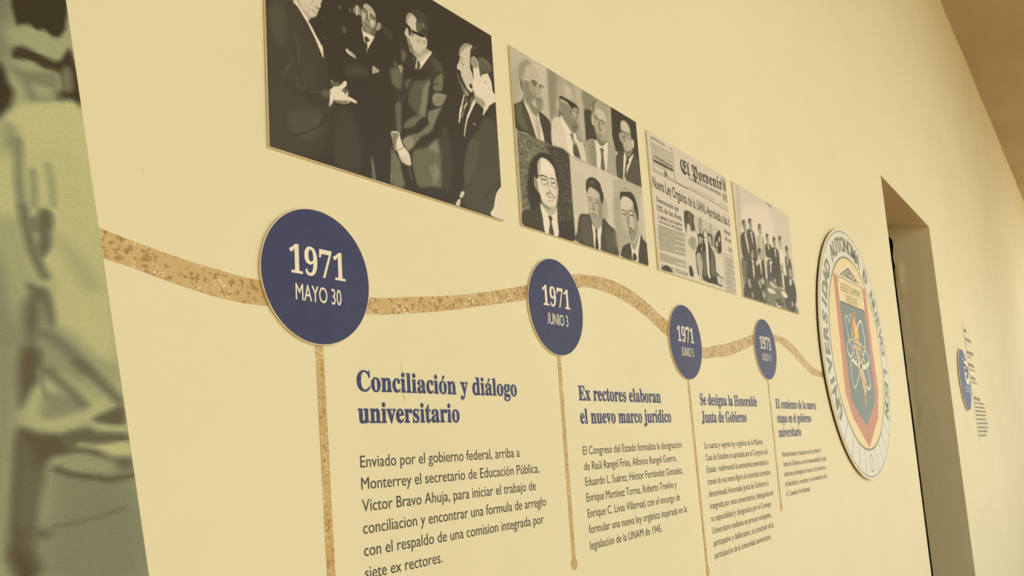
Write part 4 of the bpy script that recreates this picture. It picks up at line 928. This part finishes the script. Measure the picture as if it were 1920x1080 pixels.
FGLYPH = [([(7.6932, 0.5605), (7.6782, 0.5274), (7.8153, 0.5238), (7.86, 0.5338)], 0.045), ([(7.6811, 0.5308), (7.7163, 0.4918), (7.7967, 0.4631)], 0.045), ([(7.7459, 0.5094), (7.812, 0.4801)], 0.04), ([(7.7967, 0.4631), (7.6934, 0.4263), (7.712, 0.3842), (7.782, 0.3672), (7.8628, 0.4005), (7.8635, 0.4333)], 0.045)]
FBAND = [[(7.5686, 0.3243), (7.9166, 0.3148)], [(7.6124, 0.296), (7.9332, 0.2845)]]
FLINE = [(8.0531, 0.9101), (8.0842, -0.1416)]
FROWS = [((8.0955, 0.8382), (8.2143, 0.8369), 0.03), ((8.101, 0.7614), (8.4397, 0.7591), 0.03), ((8.0957, 0.7224), (8.1513, 0.7173), 0.014), ((8.1012, 0.6458), (8.4763, 0.6438), 0.03), ((8.1142, 0.6104), (8.296, 0.6062), 0.014), ((8.0932, 0.5381), (8.3992, 0.5295), 0.03), ((8.1053, 0.4937), (8.4448, 0.492), 0.014), ((8.1127, 0.4277), (8.3865, 0.4152), 0.03), ((8.1179, 0.3841), (8.4986, 0.3771), 0.014), ((8.1431, 0.2468), (8.5064, 0.2325), 0.03), ((8.1403, 0.2031), (8.751, 0.197), 0.017), ((8.1397, 0.1673), (8.7758, 0.1602), 0.017), ((8.139, 0.1316), (8.7665, 0.1255), 0.017), ((8.1383, 0.0959), (8.786, 0.0921), 0.017), ((8.1376, 0.0603), (8.7272, 0.0541), 0.017), ((8.1369, 0.0248), (8.8174, 0.0179), 0.017), ((8.1363, -0.0108), (8.8134, -0.0203), 0.017), ((8.1356, -0.0462), (8.7309, -0.0537), 0.017), ((8.1349, -0.0816), (8.622, -0.0872), 0.017)]
MTONES = [(0, (34, 30, 22)), (48, (62, 54, 34)), (56, (72, 64, 46)), (70, (96, 88, 68)), (100, (116, 114, 92)), (125, (136, 140, 114)), (150, (166, 168, 130)), (170, (200, 198, 146)), (255, (245, 235, 195))]
STAINS = [([(1.0475, 0.1813), (1.05, 0.1589), (1.0532, 0.1478), (1.0503, 0.1262), (1.0532, 0.1104)], [0.0004, 0.0008, 0.0012, 0.0016, 0.0005]), ([(0.5775, 0.4129), (0.5789, 0.4073)], [0.0006, 0.0008])]
# mural print on fabric at the left
ex = lambda z: .4791 - (z - H - .607) * .1422 + .006 * np.sin((z - H) * 9) * 0
mu = thing('wall_mural', 'large green-grey fabric print of draped clothing with a slanted right edge', 'mural', (.45, 1.0045, H - 1.2))
zs = np.linspace(H - 1.1, H + 1.5, 620); xs = np.concatenate([np.linspace(-1.2, .30, 20)[:-1], np.linspace(.30, .60, 150)])
tone_mesh('printed_canvas', ART_mural, xs, zs, 900, 1580, (.45, 1.0045, H - 1.2), 1.0040, mu, .96, ex, 0., H - .3, MTONES).data.materials.append(MAT['mural'])
ev = [(float(ex(z)), z) for z in (H - 1.1, H + 1.5)]
v, f = plate([(ev[0][0] , ev[0][1]), (ev[1][0], ev[1][1]), (ev[1][0] - .02, ev[1][1]), (ev[0][0] - .02, ev[0][1])], 1.00405, 1.005)
obj('canvas_hem', [(a - .45, b - 1.0045, c - H + 1.2) for a, b, c in v], f, MAT['board'], mu)

# gold timeline ribbon
tp = catmull(np.array(RIB_T), False, 6); bt = catmull(np.array(RIB_B), False, 6)
n = 220; xs = np.linspace(max(tp[0, 0], bt[0, 0]), min(tp[-1, 0], bt[-1, 0]), n); zt = np.interp(xs, tp[:, 0], tp[:, 1]) + H; zb = np.interp(xs, bt[:, 0], bt[:, 1]) + H
V = []; F = []
for i in range(n): V += [(xs[i], 1.0044, zt[i]), (xs[i], 1.0044, zb[i]), (xs[i], 1.00499, zt[i]), (xs[i], 1.00499, zb[i])]
for i in range(n - 1):
    a = 4 * i; F += [(a, a + 1, a + 5, a + 4), (a, a + 4, a + 6, a + 2), (a + 1, a + 3, a + 7, a + 5)]
tag(obj('timeline_ribbon', V, F, MAT['foil']), 'wavy gold foil band running along the wall behind the four navy discs', 'ribbon')

ORD = [('largest and nearest', 'MAYO 30', 'Conciliación y diálogo universitario'), ('second', 'JUNIO 3', 'Ex rectores elaboran'), ('third', 'JUNIO 5', 'Se designa la Honorable'), ('farthest', 'JULIO 13', 'El comienzo de la nueva etapa')]
ORD2 = [', the largest disc', ', second from the left', ', third from the left', ', nearest the seal']; ORD3 = ['leftmost', 'second', 'third', 'fourth and farthest']
DATE_W = [(.0465, .046), (.0425, .043), (.0375, .045), (.0465, .0465)]
def place(o_org, vf): return [(a - o_org[0], b - o_org[1], c - o_org[2]) for a, b, c in vf[0]], vf[1]
for i, (cx, cz_, rr) in enumerate(DISCS):
    z = H + cz_; g = (cx, YW, z)
    d = thing('date_disc', 'round navy disc reading 1971 %s on the gold ribbon' % ORD[i][1] + ORD2[i], 'sign', g, 'navy date discs along the gold ribbon')
    obj('board', *place(g, plate(circle(cx, z, rr + .0012, wob=.0025), 1.0003, 1.0038)), MAT['board'], d)
    obj('face', *place(g, plate(circle(cx, z, rr, wob=.002), 1.0, 1.0003)), MAT['navy'], d)
    obj('mounting_tape', *place(g, plate(circle(cx, z, rr * .972), 1.0038, YW)), MAT['tape'], d)
    letter_line('year_lettering', '1971', cx - .056, cx + .0565, z, .0435, .9998, MAT['white_ink'], d, .005, MATHSERIF, orig=g)
    a, b = DATE_W[i]; letter_line('date_lettering', ORD[i][1], cx - a, cx + b, z - .0418, .0258, .9998, MAT['white_ink'], d, .0, orig=g, bold=.02)
    # drop line under the disc
    ztop = z - rr * .9; zend = H + DROPS[i][1]; xe = DROPS[i][0]; wd = .0158 if i == 0 else .0135
    L = thing('drop_line', 'thin gold foil line hanging from the %s date disc' % ORD3[i], 'line', (cx, YW, zend), 'gold lines under the date discs')
    g2 = (cx, YW, zend); m_ = 24
    pts = [(cx + (xe - cx) * t / m_, ztop + (zend - ztop) * t / m_) for t in range(m_ + 1)]
    sv, sf = strip(pts, wd, 1.0044); obj('strip', *place(g2, (sv, sf)), MAT['foil_line'], L)
    obj('end_dot', *place(g2, plate(circle(xe, zend, .0125, .0135, 28), 1.0043, YW)), MAT['foil_line'], L)

# texts on the wall
for i in range(4):
    hd, bd = TEXTS[2 * i], TEXTS[2 * i + 1]; g = (hd[1][1], YW, H + bd[-1][3])
    t = thing('wall_text', 'vinyl text headed %s in navy above dark grey lines' % ORD[i][2], 'wall text', g, 'text columns below the discs')
    for s, x0, x1, z in hd[1:]: letter_line('heading_line', s, x0, x1, H + z, .0335, 1.0046, MAT['heading'], t, .016, MATHSERIF, orig=g)
    for s, x0, x1, z in bd[1:]: letter_line('text_line', s, x0, x1, H + z, .0193, 1.0046, MAT['text_ink'], t, 0., orig=g, bold=.008 if i < 2 else 0.)

# photograph panels
def panel(k, name, label, cat):
    x0, x1, z0, z1, kx, kz = PAN[k]; g = (x0, YW, H + z0)
    p = thing(name, label, cat, g, 'picture panels in a row above the ribbon')
    obj('board', *place(g, box(x0 - .0008, x1 + .0008, 1.0003, 1.0038, H + z0 - .0008, H + z1 + .0008)), MAT['board'], p)
    obj('mounting_tape', *place(g, box(x0 + .003, x1 - .003, 1.0038, YW, H + z0 + .003, H + z1 - .003)), MAT['tape'], p)
    nx = int((x1 - x0) * kx * 1.25); nz = int((z1 - z0) * kz * 1.12)
    q = tone_mesh('print', ART[k], np.linspace(x0, x1, nx), np.linspace(z0, z1, nz) + H, kx, kz, g, 1.0, p, 1., None, x0, H + z0); q.data.materials.append(MAT['print'])
    return p, g
panel('p1', 'photo_panel', 'largest black and white photo panel, five men in dark suits talking', 'picture')
panel('p2', 'photo_panel', 'black and white photo panel with seven portraits of men in two rows', 'picture')
pn, g = panel('p3', 'newspaper_panel', 'panel with a printed newspaper front page, between the portraits and the group photo', 'picture')
panel('p4', 'photo_panel', 'smallest black and white photo panel, two rows of men posing at a table', 'picture')
def news(name, s, x0, z0, x1, z1, cap, off=0., font=None, m='news_ink'):
    letter_line(name, s, 2.103 + x0, 2.103 + x1, H + .4985 + z0, cap, .9997, MAT[m], pn, off, font, H + .4985 + z1, orig=g)
news('masthead_lettering', 'El Porvenir', .215, .338, .548, .357, .042, .014, FRAKTUR)
news('subtitle_line', 'EL PERIODICO DE LA FRONTERA', .2749, .3285, .5306, .3335, .0105, .012)
news('headline', 'Nueva Ley Orgánica de la UANL-Aprobada a las d', .0088, .2440, .585, .2370, .0335, .012)
news('column_title', 'Disminución del', .023, .2040, .1693, .2030, .0155, .01)
news('column_title', '10% de las Aves', .0213, .1775, .1866, .1785, .0175, .01)
news('column_subtitle', 'La Medida, Para Granjeros', .026, .1545, .1852, .1600, .0115, .004)
news('column_subtitle', 'con más de 5 mil Animales', .0279, .1420, .1837, .1445, .0110, .004)
news('column_title', 'Renunc', .5287, .2050, .5840, .2030, .0155, .01)
news('column_title', 'el Doct', .5286, .1785, .5845, .1765, .0155, .01)
news('box_title', 'ATENCION', .0300, .3945, .1130, .3940, .0075, .004)

# university seal
SX, SZ = SEAL; SZ += H; g = (SX, YW, SZ); Y0 = .990
se = thing('university_seal', 'large round pale grey university seal with red and blue shield beside the doorway', 'seal', g)
def sp(name, vf, m, par=se): return obj(name, *place(g, vf), MAT[m], par)
def loc(P): return [(SX + a / 1000., SZ + b / 1000.) for a, b in P]
sp('board', plate(circle(SX, SZ, .611, n=160), Y0 + .0006, Y0 + .006), 'board')
sp('spacer', plate(circle(SX, SZ, .604, n=96), Y0 + .006, YW), 'spacer')
sp('outer_ring', plate(circle(SX, SZ, .608, n=160), Y0, Y0 + .0006), 'grey_ring')
sp('ring_line', strip(circle(SX, SZ, .598, n=160), .005, Y0 - .0002, True), 'seal_ink')
sp('center_field', plate(circle(SX, SZ, .470, n=160), Y0 - .0003, Y0), 'seal_cream')
sp('ring_line', strip(circle(SX, SZ, .470, n=160), .010, Y0 - .0005, True), 'seal_ink')
sp('shield_border', plate(loc([(-300, 356), (-250, 356), (-250, 340), (236, 340), (236, 352), (294, 352), (296, 78), (312, -188), (240, -317), (-5, -458), (-242, -317), (-326, -205), (-312, 34)]), Y0 - .0006, Y0 - .0003), 'seal_red')
sp('motto_plate', plate(loc([(-238, 345), (232, 345), (224, 228), (-236, 228)]), Y0 - .0009, Y0 - .0006), 'seal_cream')
sp('shield_field', plate(loc([(-238, 231), (220, 231), (228, 74), (232, -192), (198, -246), (-5, -358), (-176, -274), (-238, -221)]), Y0 - .0009, Y0 - .0006), 'seal_blue')
sp('temple_frame', strip(loc([(-236, 228), (-230, 352)]), .014, Y0 - .0012), 'white_ink')
sp('temple_frame', strip(loc([(222, 228), (222, 352)]), .014, Y0 - .0012), 'white_ink')
sp('pediment', plate(loc([(-246, 352), (236, 352), (-10, 438)]), Y0 - .0012, Y0 - .0009), 'white_ink')
sp('pediment_relief', plate(loc([(-196, 362), (186, 362), (-12, 424)]), Y0 - .0015, Y0 - .0012), 'seal_ink')
rr_ = random.Random(4)
dots = []
for k in range(60):
    a = rr_.uniform(-150, 140); b = rr_.uniform(366, 366 + max(2, (1 - abs(a + 10) / 170) * 46)); dots.append((a, b, rr_.uniform(3, 8), rr_.uniform(2, 6)))
V = []; F = []
for a, b, c, e in dots:
    k = len(V); V += [(a / 1000, Y0 - .0016 - YW, b / 1000) for a, b in ((a - c, b), (a, b - e), (a + c, b), (a, b + e))]; F.append((k, k + 1, k + 2, k + 3))
obj('relief_figures', V, F, MAT['white_ink'], se)['kind'] = 'stuff'
for q in ([(-240, 352), (230, 352)], [(-236, 341), (-212, 341)], [(-236, 330), (-212, 330)], [(204, 341), (228, 341)], [(204, 330), (228, 330)]): sp('temple_line', strip(loc(q), .004, Y0 - .0014), 'seal_ink')
letter_line('motto_line', 'ALERE FLAMMAM', SX - .197, SX + .172, SZ + .286, .040, Y0 - .0012, MAT['seal_ink'], se, 0., orig=g)
letter_line('motto_line', 'VERITATIS', SX - .125, SX + .095, SZ + .236, .038, Y0 - .0012, MAT['seal_ink'], se, 0., orig=g)
def orb(P, w0, w1, name='orbit_ring'):
    c = cat_(P, True, 7); c = loc(c); n_ = len(c); zz = [p[1] for p in c]; lo, hi = min(zz), max(zz)
    return [(w0 + (w1 - w0) * ((hi - z) / (hi - lo)) ** 2) for z in zz], c
for P, a, b in (([(-208, 3), (-170, 42), (-100, 56), (30, 50), (130, 24), (187, -12), (170, -45), (100, -64), (25, -68), (-80, -56), (-170, -28)], .005, .024),
                ([(119, 165), (150, 104), (140, 40), (85, -10), (0, -80), (-80, -140), (-155, -174), (-184, -114), (-170, -60), (-100, 10), (-20, 78), (50, 140)], .012, .006),
                ([(-155, 168), (-177, 130), (-150, 60), (-54, -52), (0, -130), (40, -190), (75, -148), (50, -100), (0, -40), (-70, 60), (-110, 140)], .007, .008),
                ([(-67, 184), (-100, 158), (-95, 100), (-60, 20), (10, -80), (80, -160), (120, -176), (162, -145), (140, -95), (90, -30), (20, 50), (-20, 120)], .006, .012)):
    wd, c = orb(P, a, b); sp('orbit_ring', strip(c, wd, Y0 - .0013, True), 'white_ink')
sp('torch', plate(loc([(-50, 55), (5, 60), (62, 48), (40, 20), (26, 6), (20, -52), (62, -154), (48, -206), (34, -262), (14, -250), (12, -205), (0, -150), (-22, -40), (-48, 12)]), Y0 - .0012, Y0 - .0009), 'seal_gold')
for q in ([(-50, 40), (52, 34)], [(-46, 8), (26, 2)], [(-36, -12), (24, -18)], [(4, -180), (54, -184)], [(6, -214), (44, -218)]): sp('torch_band', strip(loc(q), .008, Y0 - .00125), 'seal_blue')
sp('flame', plate(loc(cat_([(4, 208), (-30, 165), (-66, 128), (-58, 100), (-38, 74), (0, 62), (36, 68), (44, 98), (22, 140), (8, 170)], True, 4)), Y0 - .0012, Y0 - .0009), 'seal_orange')
sp('flame_core', plate(loc(cat_([(-10, 140), (-30, 105), (-18, 78), (14, 72), (22, 96), (4, 120)], True, 4)), Y0 - .0014, Y0 - .0012), 'seal_yellow')
for k in range(13):
    a = math.radians(-90 + (k - 6) * 11.5 + (0 if k != 6 else 99))
    if k == 6: continue
    sp('ring_division', strip([(SX + math.cos(a) * .474, SZ + math.sin(a) * .474), (SX + math.cos(a) * .596, SZ + math.sin(a) * .596)], .0045, Y0 - .0003), 'seal_ink')
sp('oval_emblem', strip(circle(SX, SZ - .535, .028, .040, 40), .0055, Y0 - .0003, True), 'seal_ink')
def ring_text(s, a0, a1):
    n_ = len(s)
    for i, c in enumerate(s):
        if c == ' ': continue
        a = math.radians(a0 + (a1 - a0) * i / (n_ - 1)); V, F = glyphs('D' if c == 'Đ' else c, .035)
        V = V.copy(); V[:, 0] -= (V[:, 0].min() + V[:, 0].max()) / 2; V[:, 0] *= 1.05; V = V / .69 * .070; V[:, 1] += .499
        if c == 'Đ':
            k = len(V); V = np.vstack([V, [(-.034, .528), (.012, .528), (.012, .540), (-.034, .540)]]); F = F + [(k, k + 1, k + 2, k + 3)]
        n_v = len(V); V = np.vstack([V - [.0022, 0], V + [.0022, 0]]); F = list(F) + [tuple(i + n_v for i in f) for f in F]; yv = np.full(2 * n_v, Y0 - .0003 - YW); yv[n_v:] -= .0001
        b = a - math.pi / 2; X = V[:, 0] * math.cos(b) - V[:, 1] * math.sin(b); Z = V[:, 0] * math.sin(b) + V[:, 1] * math.cos(b)
        obj('letter', np.c_[X, yv, Z], F, MAT['seal_ink'], se)
ring_text('UNIVERSIDAD AUTONOMA Đ NUEVO LEON', 212, -32)

# far sign beyond the doorway
g = (7.75, YW, H + .39); sg = thing('round_sign', 'small blue oval-looking disc sign with white figures on the wall past the doorway', 'sign', g)
v_ = lambda P: [(a, b + H) for a, b in P]
sp2 = lambda name, vf, m, par=sg, gg=g: obj(name, *place(gg, vf), MAT[m], par)
sp2('board', plate(circle(FS[0], H + FS[1], FS[2] + .006), .992, YW - .006), 'board'); sp2('mounting_tape', plate(circle(FS[0], H + FS[1], FS[2] * .9), YW - .006, YW), 'tape')
sp2('face', plate(circle(FS[0], H + FS[1], FS[2]), .990, .992), 'sign_blue')
for P, w_ in FGLYPH: sp2('figure', strip(v_(cat_(P)), w_, .989), 'white_ink')
for P in FBAND: sp2('caption_line', strip(v_(P), .018, .989), 'caption_ink')
g = (FLINE[0][0], YW, H + FLINE[1][1]); ft = thing('wall_text', 'small printed name list along a thin brown line beyond the doorway', 'wall text', g)
obj('rule_line', *place(g, strip(v_(FLINE), .018, 1.0044)), MAT['dash_ink'], ft)
for (x0, z0), (x1, z1), h_ in FROWS:
    u = 0.; V = []; F = []
    while u < .999:
        u2 = min(1, u + rr_.uniform(.12, .3)); a = (x0 + (x1 - x0) * u, z0 + (z1 - z0) * u); b = (x0 + (x1 - x0) * u2, z0 + (z1 - z0) * u2); k = len(V)
        V += [(a[0] - g[0], 1.0044 - YW, a[1] + H - g[2] - h_ / 2), (b[0] - g[0], 1.0044 - YW, b[1] + H - g[2] - h_ / 2), (b[0] - g[0], 1.0044 - YW, b[1] + H - g[2] + h_ / 2), (a[0] - g[0], 1.0044 - YW, a[1] + H - g[2] + h_ / 2)]; F.append((k, k + 1, k + 2, k + 3)); u = u2 + .05
    obj('text_line', V, F, MAT['dash_ink'], ft)
for k, (P, w_) in enumerate(STAINS): obj('hairline_crack', *strip(v_(P), w_, 1.0047), MAT['crack'], bpy.data.objects['wall_front'])
